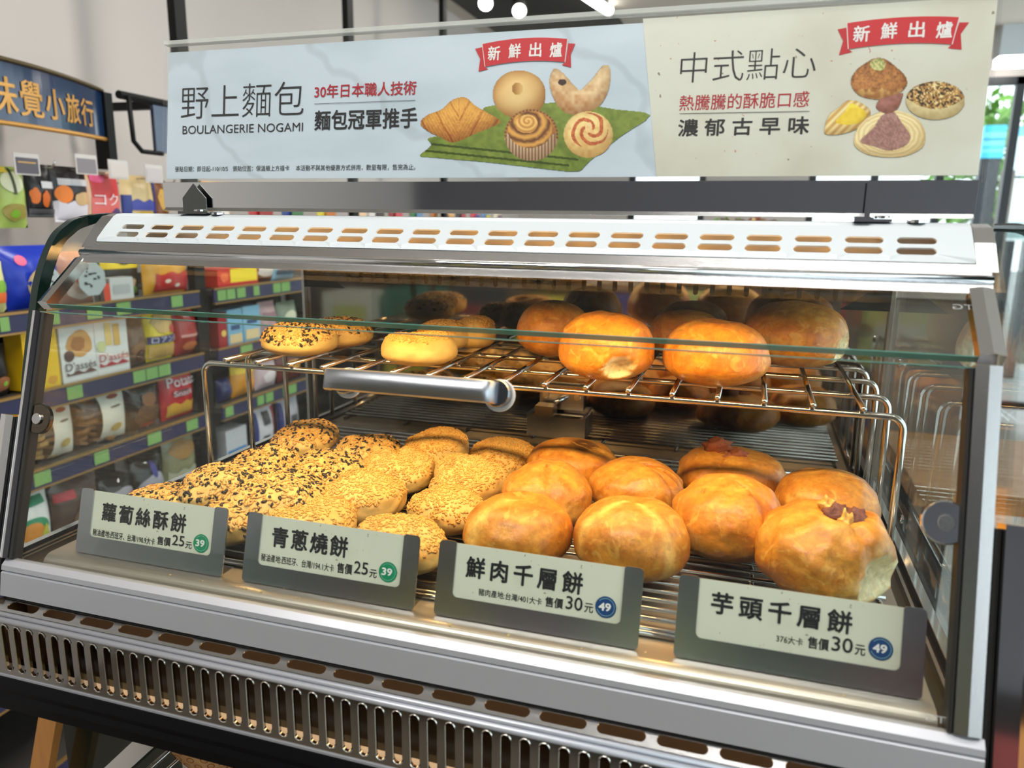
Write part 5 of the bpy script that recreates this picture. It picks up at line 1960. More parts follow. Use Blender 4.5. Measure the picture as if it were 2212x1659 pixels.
# octagonal card and round card
for (cx, cy, r, name, lab, nseg) in ((199, 603, 0.040, 'octagonal_card', 'grey octagonal card with black brush lettering clipped to the shelf', 8), (107, 606, 0.028, 'round_card', 'grey round card with black lettering on the blue bag', 24)):
    p = on_x(cx, cy, SX + 0.012)
    t = thing(name, lab, 'card', (p[0], p[1], Z1))
    pts = [(p[1] + r * math.cos(2 * math.pi * (k + .5) / nseg), p[2] + r * math.sin(2 * math.pi * (k + .5) / nseg)) for k in range(nseg)]
    MB().prism(pts, SX + 0.011, SX + 0.0125).build('face', pm((178, 184, 186), 0.6), t)
    MB().tube([(SX + 0.0105, p[1], Z1 + 0.003), (SX + 0.0105, p[1], p[2] - r * 0.8)], 0.0012, 6).build('clip', pm((150, 150, 150)), t)
    ink = MB()
    r_ = random.Random(nseg)
    for k in range(11):
        yy, zz = p[1] + r_.uniform(-.6, .45) * r, p[2] + r_.uniform(-.6, .6) * r
        ink.box(SX + 0.0127, SX + 0.0131, yy, yy + r_.uniform(.1, .35) * r, zz, zz + r_.uniform(.06, .16) * r)
    ink.build('brush_lettering', pm((34, 34, 36), .6), t)
# --- second shelf
product('box', 'biscuit_carton', 'bright yellow biscuit carton left of the white twin-pack', 'snack', 52, 126, Z2, 0.128, (236, 190, 24), (('ellipse', .3, .7, .5, .72, (246, 214, 80)), ('blob', .62, .9, .06, .2, (214, 150, 24))), dep=0.05)
product('box', 'biscuit_carton', 'white biscuit carton with brown lettering and a golden cookie', 'snack', 131, 206, Z2, 0.132, (222, 220, 218), (('blob', .18, .92, .42, .86, (206, 150, 82)), ('blob', .3, .7, .52, .78, (166, 104, 48)), ('ellipse', .08, .36, .36, .56, (84, 54, 44)), ('wave', .1, .95, .115, .165, (96, 62, 52))), dep=0.05,
        texts=(("D'assés", .08, .96, .2, .34, (74, 60, 58)),))
product('box', 'biscuit_carton', 'white biscuit carton with red lettering and wafer sticks', 'snack', 207, 276, Z2, 0.132, (222, 220, 218), (('rect', .3, .5, .52, .93, (224, 190, 116)), ('rect', .55, .75, .5, .9, (214, 170, 90)), ('ellipse', .02, .3, .42, .62, (206, 206, 150)), ('wave', .06, .95, .145, .195, (176, 40, 52))), dep=0.05,
        texts=(("D'assés", .06, .96, .24, .38, (176, 44, 58)),))
product('pouch', 'snack_pouch', 'dark brown pouch between the white cartons and the yellow pouch', 'snack', 280, 326, Z2, 0.122, (104, 74, 50), (('blob', .15, .85, .2, .5, (136, 96, 62)), ('ellipse', .3, .8, .1, .35, (70, 44, 34))), seed=12)
product('pouch', 'snack_pouch', 'yellow biscuit pouch with a navy lettering band', 'snack', 327, 386, Z2, 0.142, (232, 204, 44), (('blob', .15, .85, .52, .94, (206, 168, 104)), ('rect', .02, .98, .33, .47, (44, 44, 104)), ('rect', .04, .96, .04, .30, (206, 166, 88)), ('ellipse', .66, .95, .5, .66, (196, 70, 60))), seed=13, texts=(('ロアンヌ', .08, .94, .345, .455, (222, 222, 236)),))
product('pouch', 'snack_pouch', 'dark red pouch beside the yellow pouch on the second shelf', 'snack', 388, 438, Z2, 0.125, (154, 38, 32), (('rect', .15, .85, .4, .46, (206, 150, 140)), ('blob', .2, .8, .1, .3, (196, 110, 60))), seed=14)
product('box', 'biscuit_carton', 'narrow dark red carton past the first upright', 'snack', 472, 490, Z2, 0.10, (150, 30, 36), (('ellipse', .3, .9, .3, .5, (220, 180, 90)),), dep=0.05)
product('box', 'wafer_carton', 'light blue wafer carton next to the narrow red carton', 'snack', 492, 524, Z2, 0.105, (120, 170, 198), (('rect', .2, .8, .42, .56, (60, 80, 120)), ('rect', .1, .9, .04, .3, (216, 190, 140))), dep=0.05)
product('box', 'wafer_carton', 'light blue wafer carton at the end of the second shelf group', 'snack', 526, 562, Z2, 0.108, (132, 178, 204), (('rect', .2, .8, .5, .62, (60, 80, 120)), ('rect', .1, .9, .06, .34, (222, 196, 150))), dep=0.05)
product('pouch', 'snack_pouch', 'pale pink pouch next to the wafer cartons', 'snack', 570, 606, Z2, 0.11, (196, 160, 160), (('rect', .1, .9, .5, .7, (150, 110, 120)),), seed=16)
product('pouch', 'snack_pouch', 'grey-green pouch at the far end of the second shelf', 'snack', 610, 650, Z2, 0.10, (130, 140, 120), (('blob', .2, .8, .3, .7, (210, 206, 180)),), seed=17)
product('pouch', 'snack_pouch', 'black pouch with brown nuts left of the yellow carton', 'snack', -60, 34, Z2, 0.11, (26, 24, 24), (('blob', .5, .95, .1, .4, (150, 96, 66)), ('ellipse', .72, .86, .2, .3, (130, 190, 70))), seed=18)
# --- third shelf: clear cookie bags with long white labels, dark bags, red pouch


def cookie_bag(px0, px1, l0, l1, label, seed, filmcol, cookie):
    t = product('clear', 'cookie_bag', label, 'snack', px0, px1, Z3, 0.132, (200, 180, 120), (), dep=0.06, seed=seed, group='clear cookie bags')
    xf = SX - 0.012
    ya, yb = col_y_at(px0, Z3 + 0.066, xf), col_y_at(px1, Z3 + 0.066, xf)
    r_ = random.Random(seed)
    ck = MB()
    for j in range(6):
        for k in range(3):
            c = (xf - 0.03 + r_.uniform(-.008, .008), ya + (yb - ya) * (0.16 + 0.22 * k) + r_.uniform(-.004, .004), Z3 + 0.012 + 0.016 * j)
            ck.disc((c[0], c[1], c[2] - 0.005), (r_.uniform(-.3, .3), r_.uniform(-.3, .3), 1), 0.017, 0.008, 12)
    ck.build('cookies', pm(cookie, 0.8), t)['kind'] = 'stuff'
    la, lb = (l0 - px0) / (px1 - px0), (l1 - px0) / (px1 - px0)
    vs, fs = [], []
    for j in range(13):
        for i in range(5):
            a, b = la + (lb - la) * i / 4, j / 12 * 0.96 + 0.02
            vs.append((front_x(a, b, xf - 0.06, 0.06, 0, .132) + 0.003, ya + (yb - ya) * a, Z3 + 0.132 * b))
    for j in range(12):
        for i in range(4):
            q = j * 5 + i
            fs.append((q, q + 1, q + 6, q + 5))
    lb_o = mesh_obj('paper_label', vs, fs, pm((220, 214, 200), .7), t, True)
    for (f0, f1, c, cc) in ((.80, .88, .5, (150, 60, 46)), (.64, .68, .5, (110, 96, 84)), (.18, .34, .5, (190, 160, 90))):
        a0, a1 = la + (lb - la) * .28, la + (lb - la) * .72
        am = (a0 + a1) / 2
        bm2 = (f0 + f1) / 2
        pts = []
        for k in range(16):
            th = 2 * math.pi * k / 16
            a, b = am + (a1 - a0) / 2 * math.cos(th), bm2 + (f1 - f0) / 2 * math.sin(th)
            pts.append((front_x(a, b, xf - 0.06, 0.06, 0, .132) + 0.0045, ya + (yb - ya) * a, Z3 + 0.132 * b))
        mesh_obj('label_print', pts, [tuple(range(16))], pm(cc, .7), lb_o)


cookie_bag(52, 172, 112, 170, 'clear bag of pale cookies with a long white label', 31, CRM, (176, 140, 84))
cookie_bag(176, 284, 218, 282, 'clear bag of brown cookies with a long white label', 32, CRM, (134, 92, 54))
product('pouch', 'snack_pouch', 'olive pouch peeping between the two cookie bags', 'snack', 150, 196, Z3, 0.12, (128, 120, 40), dep=0.03, X=SX - 0.10, seed=33)
product('clear', 'nut_bag', 'clear bag of dark snacks with a red tag beside the red potato pouch', 'snack', 288, 356, Z3, 0.125, (110, 80, 50), (('blob', .1, .9, .08, .55, (96, 66, 44)), ('blob', .3, .75, .5, .8, (130, 84, 48)), ('blob', .3, .8, .03, .14, (190, 70, 50))), seed=34)
product('pouch', 'snack_pouch', 'red potato snack pouch with silver lettering', 'snack', 360, 428, Z3, 0.148, (190, 28, 40), (('wave', .1, .9, .06, .3, (214, 160, 50)), ('rect', .1, .9, .93, .99, (120, 110, 112)), ('ellipse', .2, .8, .42, .56, (120, 60, 66))), seed=35,
        texts=(('Potato', .1, .95, .62, .80, (222, 220, 224)), ('Snack', .22, .78, .44, .54, (220, 200, 206))))
product('pouch', 'snack_pouch', 'navy pouch lying low past the first upright', 'snack', 482, 510, Z3, 0.07, NAV, seed=36)
product('pouch', 'snack_pouch', 'orange and yellow pouch past the first upright', 'snack', 512, 560, Z3, 0.105, (206, 140, 36), (('blob', .3, .9, .1, .5, (232, 150, 50)), ('wave', 0, 1, .7, .95, (224, 190, 50))), seed=37)
product('pouch', 'snack_pouch', 'pinkish white foil pouch past the first upright', 'snack', 562, 606, Z3, 0.10, (206, 180, 184), (('blob', .2, .8, .2, .6, (230, 214, 216)),), seed=38)
product('pouch', 'snack_pouch', 'dark red pouch at the far end of the third shelf', 'snack', 610, 660, Z3, 0.105, (110, 40, 36), (('blob', .2, .8, .3, .7, (200, 150, 60)),), seed=39)
# --- fourth shelf
product('pouch', 'snack_pouch', 'white pouch with green top and orange chips on the fourth shelf', 'snack', 46, 126, Z4, 0.152, (224, 224, 220), (('wave', .0, .8, .82, .97, (24, 136, 96)), ('ellipse', .0, .76, .36, .66, (24, 132, 92)), ('blob', .05, .62, .3, .58, (206, 132, 40)), ('blob', .0, .5, .04, .3, (196, 120, 50)), ('blob', .5, .76, .05, .5, (176, 176, 60))), seed=41, dep=0.06)
product('pouch', 'snack_pouch', 'dark brown jerky pouch with a red tag near the radish-pie price tag', 'snack', 130, 228, Z4, 0.15, (70, 50, 36), (('rect', .02, .4, .72, .86, (170, 36, 44)), ('blob', .3, .9, .1, .6, (104, 74, 50)), ('blob', .5, .95, .02, .3, (170, 80, 40))), seed=42)
product('clear', 'candy_bag', 'clear bag of wrapped candies with red round stickers', 'snack', 234, 300, Z4, 0.115, (190, 186, 190), (('blob', .05, .95, .05, .8, (150, 146, 154)), ('ellipse', .3, .5, .3, .48, (196, 44, 50)), ('blob', .6, .95, .3, .6, (180, 90, 80))), seed=43)
product('clear', 'candy_bag', 'clear bag of wrapped candies with a blue twist beside the olive pouch', 'snack', 302, 366, Z4, 0.13, (190, 186, 190), (('blob', .05, .95, .05, .7, (156, 152, 162)), ('ellipse', .3, .46, .36, .5, (190, 44, 50)), ('blob', .45, .65, .6, .95, (60, 60, 130))), seed=44)
product('pouch', 'snack_pouch', 'olive green pouch with brown biscuits beside the black upright', 'snack', 368, 434, Z4, 0.165, (128, 126, 92), (('blob', .1, .9, .6, .9, (150, 110, 50)), ('wave', .05, .95, .08, .4, (166, 164, 140))), seed=45)
product('box', 'snack_carton', 'white and blue carton past the first upright on the fourth shelf', 'snack', 490, 534, Z4, 0.125, (190, 190, 196), (('rect', .05, .95, .28, .5, (60, 120, 170)), ('rect', .05, .95, .05, .22, (40, 44, 90))), dep=0.06)
product('pouch', 'snack_pouch', 'white pouch with navy and red edges on the fourth shelf', 'snack', 556, 602, Z4, 0.155, (206, 200, 206), (('rect', .0, .16, .3, .95, (34, 40, 110)), ('rect', .84, 1, .3, .95, (196, 50, 76)), ('rect', .35, .65, .62, .9, (60, 56, 60)), ('rect', .3, .55, .12, .4, (60, 56, 60))), seed=47)
product('pouch', 'snack_pouch', 'pale pouch with a navy edge at the far end of the fourth shelf', 'snack', 612, 655, Z4, 0.155, (176, 170, 176), (('rect', .0, .14, .3, .95, (34, 40, 110)), ('rect', .4, .7, .3, .6, (70, 66, 70))), seed=48)
# --- fifth shelf (seen under the case)
product('pouch', 'snack_pouch', 'brown and teal pouch on the low shelf under the case', 'snack', 0, 60, Z5, 0.13, (120, 90, 60), (('blob', .3, .95, .35, .75, (120, 176, 176)), ('blob', 0, .5, .5, .95, (196, 130, 60))), seed=51)
product('pouch', 'snack_pouch', 'green-white pouch on the low shelf beside the wooden strut', 'snack', 120, 190, Z5, 0.12, (150, 196, 110), (('blob', .2, .8, .2, .6, (236, 240, 224)),), seed=52)
product('pouch', 'snack_pouch', 'dark red pouch on the low shelf left of the wooden strut', 'snack', 64, 112, Z5, 0.10, (110, 60, 50), seed=53)


# --- hanging pouches on hooks along the wall, with clear price holders
HOOKM = P('hook_steel', (0.5, 0.5, 0.5), 0.25, 1.0)
HX = SX - 0.06


def hanging(label, px0, px1, z0, z1, col, prints, seed, holder=None, texts=()):
    t = product('pouch', 'hanging_pouch', label, 'snack', px0, px1, z0, z1 - z0, col, prints, dep=0.035, X=HX, seed=seed, texts=texts, group='pouches hanging on wall hooks')
    ya, yb = col_y_at(px0, (z0 + z1) / 2, HX), col_y_at(px1, (z0 + z1) / 2, HX)
    ym = (ya + yb) / 2
    h = thing('display_hook', 'chrome hook and clear price holder carrying the ' + label.split(' beside')[0].split(' with')[0].split(' next')[0], 'hook', (XL, ym, z1 - 0.01), 'wall hooks with price holders')
    MB().tube([(XL, ym, z1 - 0.008), (HX + 0.03, ym, z1 - 0.008), (HX + 0.04, ym, z1 + 0.006)], 0.0022, 6).build('rod', HOOKM, h, True)
    if holder:
        c = holder
        MB().box(HX + 0.040, HX + 0.0415, ym - 0.03, ym + 0.03, z1 - 0.018, z1 + 0.026).build('price_holder', pm((196, 190, 186), .5), h)
        MB().box(HX + 0.0417, HX + 0.0425, ym - 0.026, ym + 0.026, z1 - 0.015, z1 + 0.017).build('price_card', pm(c, .6), h)
        if c == (84, 80, 88):
            MB().box(HX + 0.0427, HX + 0.043, ym - 0.022, ym + 0.02, z1 + 0.006, z1 + 0.009).build('card_print', pm((186, 150, 90), .6), h)


hanging('bright green nut pouch', 2, 66, 0.262, 0.390, (166, 188, 92), (('ellipse', .12, .86, .58, .92, (224, 226, 190)), ('rect', .44, .54, .55, .98, (60, 70, 40)), ('blob', .1, .9, .12, .42, (150, 136, 60)), ('blob', .3, .6, .16, .3, (120, 170, 40)), ('rect', .0, .4, .9, .99, (232, 206, 60))), 61, (84, 80, 88))
hanging('black pouch with orange lanterns', 66, 124, 0.285, 0.400, BLK, (('blob', .05, .35, .25, .55, (214, 110, 30)), ('blob', .4, .7, .2, .5, (206, 100, 30)), ('rect', .4, .95, .55, .68, (206, 204, 206)), ('rect', .02, .98, .02, .16, (80, 78, 82))), 62)
hanging('black and white pouch with an orange disc', 124, 200, 0.275, 0.400, (34, 30, 32), (('wave', .0, .9, .0, .36, (222, 216, 224)), ('ellipse', .02, .42, .34, .66, (240, 128, 30)), ('rect', .1, .95, .66, .78, (206, 204, 206)), ('blob', .45, .98, .3, .55, (206, 170, 120))), 63, (128, 122, 126))
hanging('pink and red milk-candy pouch', 194, 268, 0.270, 0.395, (230, 186, 150), (('rect', .12, .92, .5, .92, (206, 60, 60)), ('rect', .1, .9, .05, .5, (224, 110, 106)), ('blob', .1, .5, .78, .96, (232, 96, 140)), ('blob', .6, .95, .04, .3, (90, 70, 120))), 64, (196, 188, 182), (('コク', .14, .8, .36, .58, (246, 236, 236)),))
hanging('cream and blue pouch', 272, 344, 0.268, 0.392, (224, 196, 140), (('rect', .0, .2, .0, .6, (40, 56, 130)), ('wave', .2, .9, .3, .5, (70, 76, 160)), ('blob', .3, .9, .06, .28, (206, 170, 70)), ('rect', .88, 1, .0, .9, (60, 70, 150))), 65, (186, 178, 178))
hanging('brown and gold pouch next to the banner', 342, 372, 0.270, 0.385, (130, 80, 50), (('blob', .1, .9, .3, .8, (206, 160, 70)),), 66)
HC = [((206, 150, 60), 'orange'), ((176, 40, 44), 'red'), ((40, 60, 130), 'blue'), ((214, 196, 60), 'yellow'), ((120, 70, 110), 'purple'), ((220, 214, 206), 'white'), ((150, 40, 36), 'dark red'),
      ((60, 110, 60), 'green'), ((196, 120, 60), 'amber'), ((230, 190, 150), 'peach'), ((60, 44, 40), 'dark brown'), ((196, 60, 70), 'crimson'), ((90, 130, 170), 'sky blue'), ((222, 206, 176), 'cream')]
for k, (c, nm) in enumerate(HC):
    ya = 1.42 + 0.20 * k + (0.02 if k % 2 else 0)
    if any(abs(ya + 0.07 - q) < 0.1 for q in (2.215, 3.12)):
        ya += 0.06
    z0, z1 = 0.262, 0.392
    t = thing('hanging_pouch', nm + ' pouch hanging on the wall, glimpsed under the banner channel', 'snack', (HX, ya + 0.06, z0), 'pouches hanging behind the banner')
    vs, fs = pouch_mesh(ya, ya + 0.13, z0, z1, HX - 0.035, 0.035, 70 + k)
    mesh_obj('pouch', vs, fs, pm(c, .35), t, True)
    MB().box(HX + 0.001, HX + 0.0025, ya + 0.03, ya + 0.10, z0 + 0.02, z0 + 0.06).build('print_patch', pm(HC[(k + 5) % 14][0], .4), t)
    MB().tube([(XL, ya + 0.065, z1 - 0.006), (HX + 0.01, ya + 0.065, z1 - 0.006)], 0.002, 6).build('hook', HOOKM, t)

# --- header board with gold lettering, bowed outwards
hb = thing('header_board', 'bowed navy header board with gold lettering above the hanging snacks', 'sign', (-0.9, 0.7, 0.46))
ya, yb = 0.37, 1.065
HZ0, HZ1 = 0.466, 0.578


def hx(y):
    f = (y - ya) / (yb - ya)
    return SX - 0.045 + 0.06 * math.sin(math.pi * min(max(f, 0), 1)) ** 0.8


def hz_top(y):
    f = (y - ya) / (yb - ya)
    return HZ1 - 0.0 + 0.012 * math.sin(math.pi * f)


NS = 30
vs, fs = [], []
for k in range(NS + 1):
    y = ya + (yb - ya) * k / NS
    for (x, z) in ((hx(y), HZ0), (hx(y), hz_top(y)), (hx(y) - 0.02, hz_top(y)), (hx(y) - 0.02, HZ0)):
        vs.append((x, y, z))
for k in range(NS):
    for q in range(4):
        fs.append((4 * k + q, 4 * k + (q + 1) % 4, 4 * k + 4 + (q + 1) % 4, 4 * k + 4 + q))
fs += [(0, 1, 2, 3), tuple(range(4 * NS, 4 * NS + 4))[::-1]]
mesh_obj('board', vs, fs, P('header_navy', srgb(24, 44, 74), 0.12, coat=0.5), hb)
for zf, nm in ((0, 'gold_trim'), (1, 'dark_trim')):
    MB().tube([(hx(ya + (yb - ya) * k / NS) + 0.001, ya + (yb - ya) * k / NS, HZ0 + 0.002 if zf == 0 else hz_top(ya + (yb - ya) * k / NS)) for k in range(NS + 1)], 0.005, 8).build(
        nm, P('header_gold', srgb(206, 152, 78), 0.3, 0.4) if zf == 0 else P('header_bronze', srgb(92, 78, 52), 0.3, 0.5), hb, True)
for ch, (c0, c1, zt, zb) in zip('味覺小旅行', ((-38, 25, .556, .488), (32, 86, .558, .488), (94, 140, .552, .490), (146, 181, .550, .490), (186, 220, .548, .490))):
    v, f = text_verts(ch)
    pts = []
    y0_, y1_ = col_y_at(c0, 0.52, SX), col_y_at(c1, 0.52, SX)
    n0 = len(v)
    ff = []
    for q, (dy, dz) in enumerate(((0, 0), (0.0012, 0), (-0.0012, 0), (0, 0.0008), (0, -0.0008))):
        for a, b in v:
            y = y0_ + a * (y1_ - y0_) + dy
            pts.append((hx(y) + 0.002, y, zb + b * (zt - zb) + dz))
        ff += [tuple(i + q * n0 for i in g) for g in f]
    mesh_obj('lettering', pts, ff, MATS['header_gold'], hb)
MB().box(XL, SX - 0.07, 0.375, 0.395, 0.45, 0.47).build('arm', POSTM, hb)
MB().box(SX - 0.075, SX - 0.035, 1.062, 1.085, 0.40, 0.575).build('bracket', POSTM, hb)
MB().box(XL, SX - 0.075, 1.066, 1.08, 0.56, 0.575).build('arm', POSTM, hb)
t = thing('header_sign', 'black framed navy header sign beyond the bowed board', 'sign', (-0.98, 1.2, 0.45))
MB().tube([(SX - 0.03, 1.10, 0.575), (SX - 0.03, 1.288, 0.575)], 0.010, 8).build('rail', POSTM, t)
MB().tube([(SX - 0.02, 1.12, 0.575), (SX - 0.02, 1.125, 0.47), (SX - 0.02, 1.15, 0.448), (SX - 0.02, 1.22, 0.448)], 0.006, 8).build('loop', POSTM, t, True)
MB().box(SX - 0.03, SX - 0.02, 1.20, 1.288, 0.45, 0.565).build('board', MATS['header_navy'], t)
MB().box(XL, SX - 0.02, 1.262, 1.282, 0.565, 0.585).build('arm', POSTM, t)

# --- plant and counter glimpsed below the banner channel on the right
cn = thing('side_counter', 'grey service counter standing behind the pastry case', 'counter', (0.75, 2.6, FLOOR_Z))
MB().box(0.25, 1.3, 2.35, 2.85, FLOOR_Z, 0.06).build('body', pm((120, 112, 104), .6), cn)
MB().box(0.22, 1.33, 2.32, 2.88, 0.06, 0.09).build('top', pm((170, 160, 150), .4), cn)
fb = thing('leaf_planter', 'low planter of red, green and yellow leaves on the service counter', 'plant', (0.55, 2.5, 0.0905))
MB().box(0.33, 0.82, 2.42, 2.58, 0.0905, 0.20).build('trough', pm((96, 80, 66), .7), fb)
for k, c in enumerate(((120, 40, 40), (120, 170, 50), (206, 190, 50), (150, 60, 50))):
    leaf_cloud('leaves', pm(c, .6), fb, (0.575, 2.5, 0.235), (0.23, 0.06, 0.075), 120, 0.03, 20 + k)['kind'] = 'stuff'

# --- high table and stool posts seen through the right side glass
tb_ = thing('high_table', 'brown wooden table with dark legs seen through the right side glass', 'table', (1.35, 1.7, FLOOR_Z))
MB().box(1.0, 2.0, 1.42, 1.95, -0.345, -0.30).build('tabletop', P('wood_top', srgb(150, 112, 74), 0.4, noise_amt=0.5, noise_scale=5, noise_col=srgb(110, 76, 46), stretch=(1, 8, 8)), tb_)
for x in (1.06, 1.94):
    for y in (1.48, 1.89):
        MB().box(x - 0.025, x + 0.025, y - 0.025, y + 0.025, FLOOR_Z, -0.345).build('leg', pm((46, 42, 40), .5), tb_)
# red floor lines
for k, pts in enumerate((((1985, 925), (2085, 1090)), ((1960, 1128), (2130, 1140)))):
    a, b = on_z(*pts[0], FLOOR_Z + 0.001), on_z(*pts[1], FLOOR_Z + 0.001)
    d = (b - a) / np.linalg.norm(b - a)
    n = np.array((-d[1], d[0], 0)) * 0.02
    o = mesh_obj('floor_line', [a - n, b - n, b + n, a + n], [(0, 1, 2, 3)], pm((176, 44, 48), .5))
    tag(o, ('red tape line on the floor running away past the table', 'red tape line on the floor crossing in front of the table')[k], 'floor tape', 'red floor tape')

# ================================================================== stand under the case, basket
stand = thing('case_stand', 'dark stand with a white strut under the pastry case', 'stand', (0.375, 0.25, FLOOR_Z))
for x in (0.012, 0.72):
    for y in (0.30, 0.46):
        MB().box(x - 0.012, x + 0.022, y - 0.018, y + 0.018, FLOOR_Z, -0.1252).build('leg', BLACKM, stand)
MB().box(0.02, 0.74, 0.02, 0.48, -0.372, -0.36).build('shelf', P('smoked_shelf', (0.01, 0.012, 0.01), 0.06), stand)
a, b, c, d_ = on_y(128, 1500, 0.2), on_y(372, 1500, 0.2), on_y(372, 1700, 0.2), on_y(128, 1700, 0.2)
zt_, zb_ = -0.13, -0.75
xa, xb = a[0], b[0]
MB().box(xa, min(xb, 0.0), 0.2, 0.206, zb_, zt_).build('smoked_panel', P('smoked_glass', (0.012, 0.018, 0.012), 0.08, spec=0.6), stand)
a, b = on_y(365, 1556, 0.12), on_y(250, 1662, 0.12)
d = (b - a) / np.linalg.norm(b - a)
nrm = np.array((d[2], 0, -d[0])) * 0.010
q0 = [a - nrm - d * 0.05, a + nrm - d * 0.05, b + nrm + d * 0.25, b - nrm + d * 0.25]
mesh_obj('white_strut', [p + (0, 0, 0) for p in q0] + [p + np.array((0, 0.012, 0)) for p in q0], [(0, 1, 2, 3), (7, 6, 5, 4), (0, 4, 5, 1), (1, 5, 6, 2), (2, 6, 7, 3), (3, 7, 4, 0)], pm((214, 208, 206), .5), stand)
a, b = on_y(110, 1505, 0.16), on_y(84, 1662, 0.16)
d = (b - a) / np.linalg.norm(b - a)
q0 = [a + (-0.014, 0, 0), a + (0.014, 0, 0), b + d * 0.2 + (0.014, 0, 0), b + d * 0.2 + (-0.014, 0, 0)]
mesh_obj('wooden_strut', q0 + [p + np.array((0, 0.012, 0)) for p in q0], [(0, 1, 2, 3), (7, 6, 5, 4), (0, 4, 5, 1), (1, 5, 6, 2), (2, 6, 7, 3), (3, 7, 4, 0)],
         P('strut_wood', srgb(190, 132, 70), 0.4, noise_amt=0.4, noise_scale=12, stretch=(6, 6, 1)), stand)

# wire tray with bread in printed paper cups over the smoked shelf
zt = -0.262
bs = thing('wire_tray', 'chrome wire tray on feet above the dark shelf under the case', 'tray', (0.22, 0.12, -0.36))
bx0, bx1, by0, by1 = 0.050, 0.42, 0.045, 0.215
r = 0.012
lp = [(bx0 + r, by0, zt), (bx1 - r, by0, zt), (bx1, by0 + r, zt), (bx1, by1 - r, zt), (bx1 - r, by1, zt), (bx0 + r, by1, zt), (bx0, by1 - r, zt), (bx0, by0 + r, zt), (bx0 + r, by0, zt)]
MB().tube(lp, 0.003, 8).build('rim', WIRE, bs, True)
for i in range(9):
    x = bx0 + (bx1 - bx0) * (i + .5) / 9
    MB().tube([(x, by0, zt + 0.003), (x, by1, zt + 0.003)], 0.0018, 6).build('tray_wire', WIRE, bs, True)
for x in (bx0 + 0.006, bx1 - 0.006):
    for y in (by0 + 0.006, by1 - 0.006):
        MB().tube([(x, y, zt), (x, y, -0.36)], 0.0025, 6).build('foot', WIRE, bs, True)


def cupf(f):
    return 0.5 + 0.5 * (1 - (1 - min(f, 1)) ** 2.2) if f > 0 else 0.5


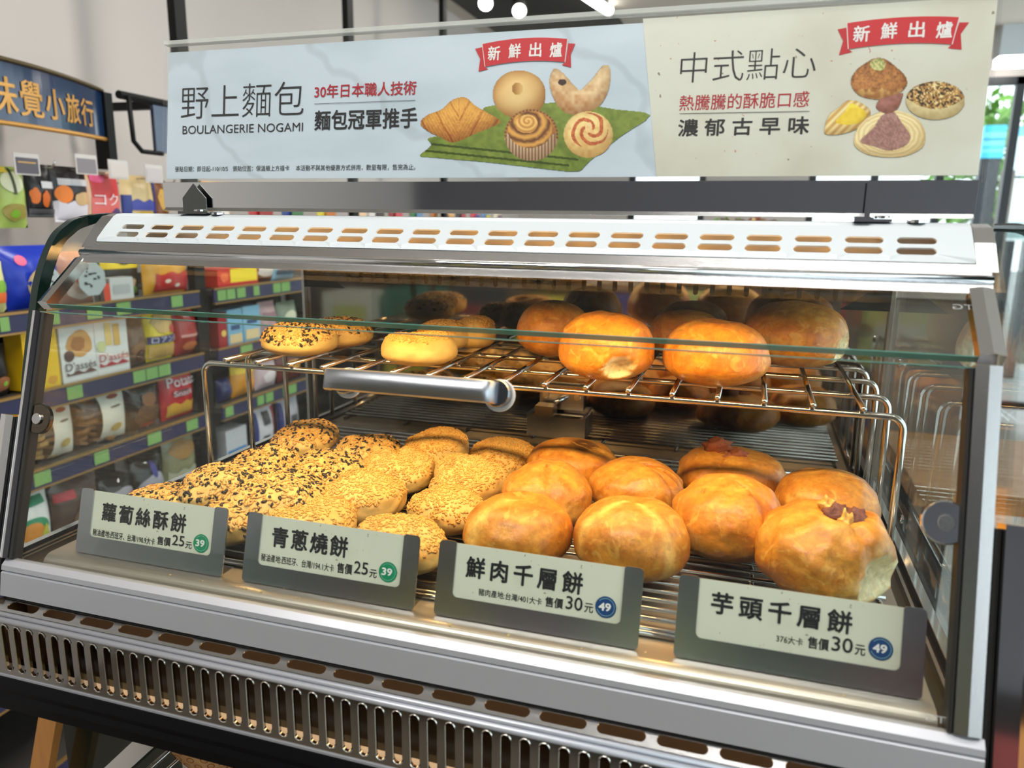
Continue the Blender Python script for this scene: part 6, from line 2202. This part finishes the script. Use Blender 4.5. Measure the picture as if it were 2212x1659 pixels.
def paper_cup(px, py, r, label, seed, y=0.115):
    p = on_y(px, py, y)
    zb_, zt_ = zt + 0.0052, zt + 0.0052 + 0.085
    t = thing('bread_cup', label, 'bread', (p[0], y, zb_), 'breads in printed paper cups')
    vs, fs, cs = [], [], []
    n = 96
    base = np.array(srgb(226, 172, 112))
    for j in range(9):
        f = j / 8
        for i in range(n):
            th = 2 * math.pi * i / n
            pl_ = 0.0016 * (1 if i % 2 else -1) * f
            rr = r * cupf(f) + pl_
            vs.append((p[0] + rr * math.cos(th), y + rr * math.sin(th), zb_ + (zt_ - zb_) * f))
            cs.append(base)
    for j in range(8):
        for i in range(n):
            fs.append((j * n + i, j * n + (i + 1) % n, (j + 1) * n + (i + 1) % n, (j + 1) * n + i))
    cup = mesh_obj('paper_cup', vs, fs, pm((226, 172, 112), .7), t, True)
    a, b, c = lump((p[0], y, zt_ - 0.012), (r * .88, r * .88, 0.045), seed, 0.15, 28)
    mesh_obj('bread', a, b, CRUST, t, True, np.outer(c, C_GOLD))
    r_ = random.Random(seed)
    word = 'OCOOMGCOOCDO'
    k = 0
    for row in range(4):
        for col in range(9):
            ch = word.replace(' ', '')[k % 12]
            k += 1
            th = math.radians(-160 + 16 * col + 6 * (row % 2))
            f = 0.12 + 0.13 * row
            rr = r * cupf(f) + 0.0022
            v, fcs = text_verts(ch)
            rot = r_.uniform(-.7, .7)
            pts = []
            for u_, w_ in v:
                du, dw = (u_ - .5) * 0.0075, (w_ - .5) * 0.009
                uu, ww = du * math.cos(rot) - dw * math.sin(rot), du * math.sin(rot) + dw * math.cos(rot)
                t2 = th + uu / rr
                f2 = f + ww / 0.085
                r2_ = r * cupf(f2) + 0.0022
                pts.append((p[0] + r2_ * math.cos(t2), y + r2_ * math.sin(t2), zb_ + (zt_ - zb_) * f2))
            mesh_obj('printed_letter', pts, fcs, pm((150, 88, 52), .7), cup)


paper_cup(468, 1606, 0.056, 'bread in a printed paper cup at the wooden-strut end of the wire tray', 5)
paper_cup(700, 1662, 0.05, 'bread in a printed paper cup at the middle of the wire tray', 6)

# ================================================================== shelves across the aisle, behind the shopper (they show in the polished metal)
gd = thing('aisle_gondola', 'dark shelf gondola across the aisle behind the shopper', 'shelving', (0.3, -1.45, FLOOR_Z))
MB().box(-1.1, 1.7, -1.66, -1.64, FLOOR_Z, 0.12).build('back_board', DARKB, gd)
GZ = (-1.0, -0.72, -0.44, -0.17)
for z in GZ:
    MB().box(-1.1, 1.7, -1.64, -1.27, z - 0.02, z).build('shelf', SHELFM, gd)
for x in (-1.11, 1.70):
    MB().box(x, x + 0.01, -1.66, -1.27, FLOOR_Z, 0.12).build('end_panel', SHELFM, gd)
cols_ = [((74, 104, 74), 'green'), ((214, 200, 70), 'yellow'), ((210, 214, 206), 'white'), ((140, 60, 58), 'red'), ((36, 60, 140), 'blue'), ((30, 110, 100), 'teal'),
         ((120, 90, 60), 'brown'), ((190, 200, 120), 'lime'), ((60, 60, 66), 'charcoal'), ((226, 150, 60), 'orange')]
sn_ = ('bottom', 'second', 'third', 'top')
for r_i, z in enumerate(GZ):
    for k in range(10):
        c, nm = cols_[(k * 3 + r_i * 4) % 10]
        x0 = -1.06 + 0.275 * k
        h = 0.17 + 0.04 * ((k * 7 + r_i * 3) % 3) / 2
        t = thing('grocery_carton', '%s carton on the %s shelf of the gondola behind the shopper' % (nm, sn_[r_i]), 'carton', (x0 + 0.12, -1.4, z), 'cartons across the aisle')
        MB().prism(rrect(x0, x0 + 0.25, z + 0.0005, z + h, 0.004, 1), -1.5, -1.29, 1).build('carton', pm(c, .5), t)
        MB().box(x0 + 0.05, x0 + 0.2, -1.29, -1.2885, z + h * .35, z + h * .7).build('print_patch', pm(cols_[(k * 3 + r_i * 4 + 5) % 10][0], .5), t)
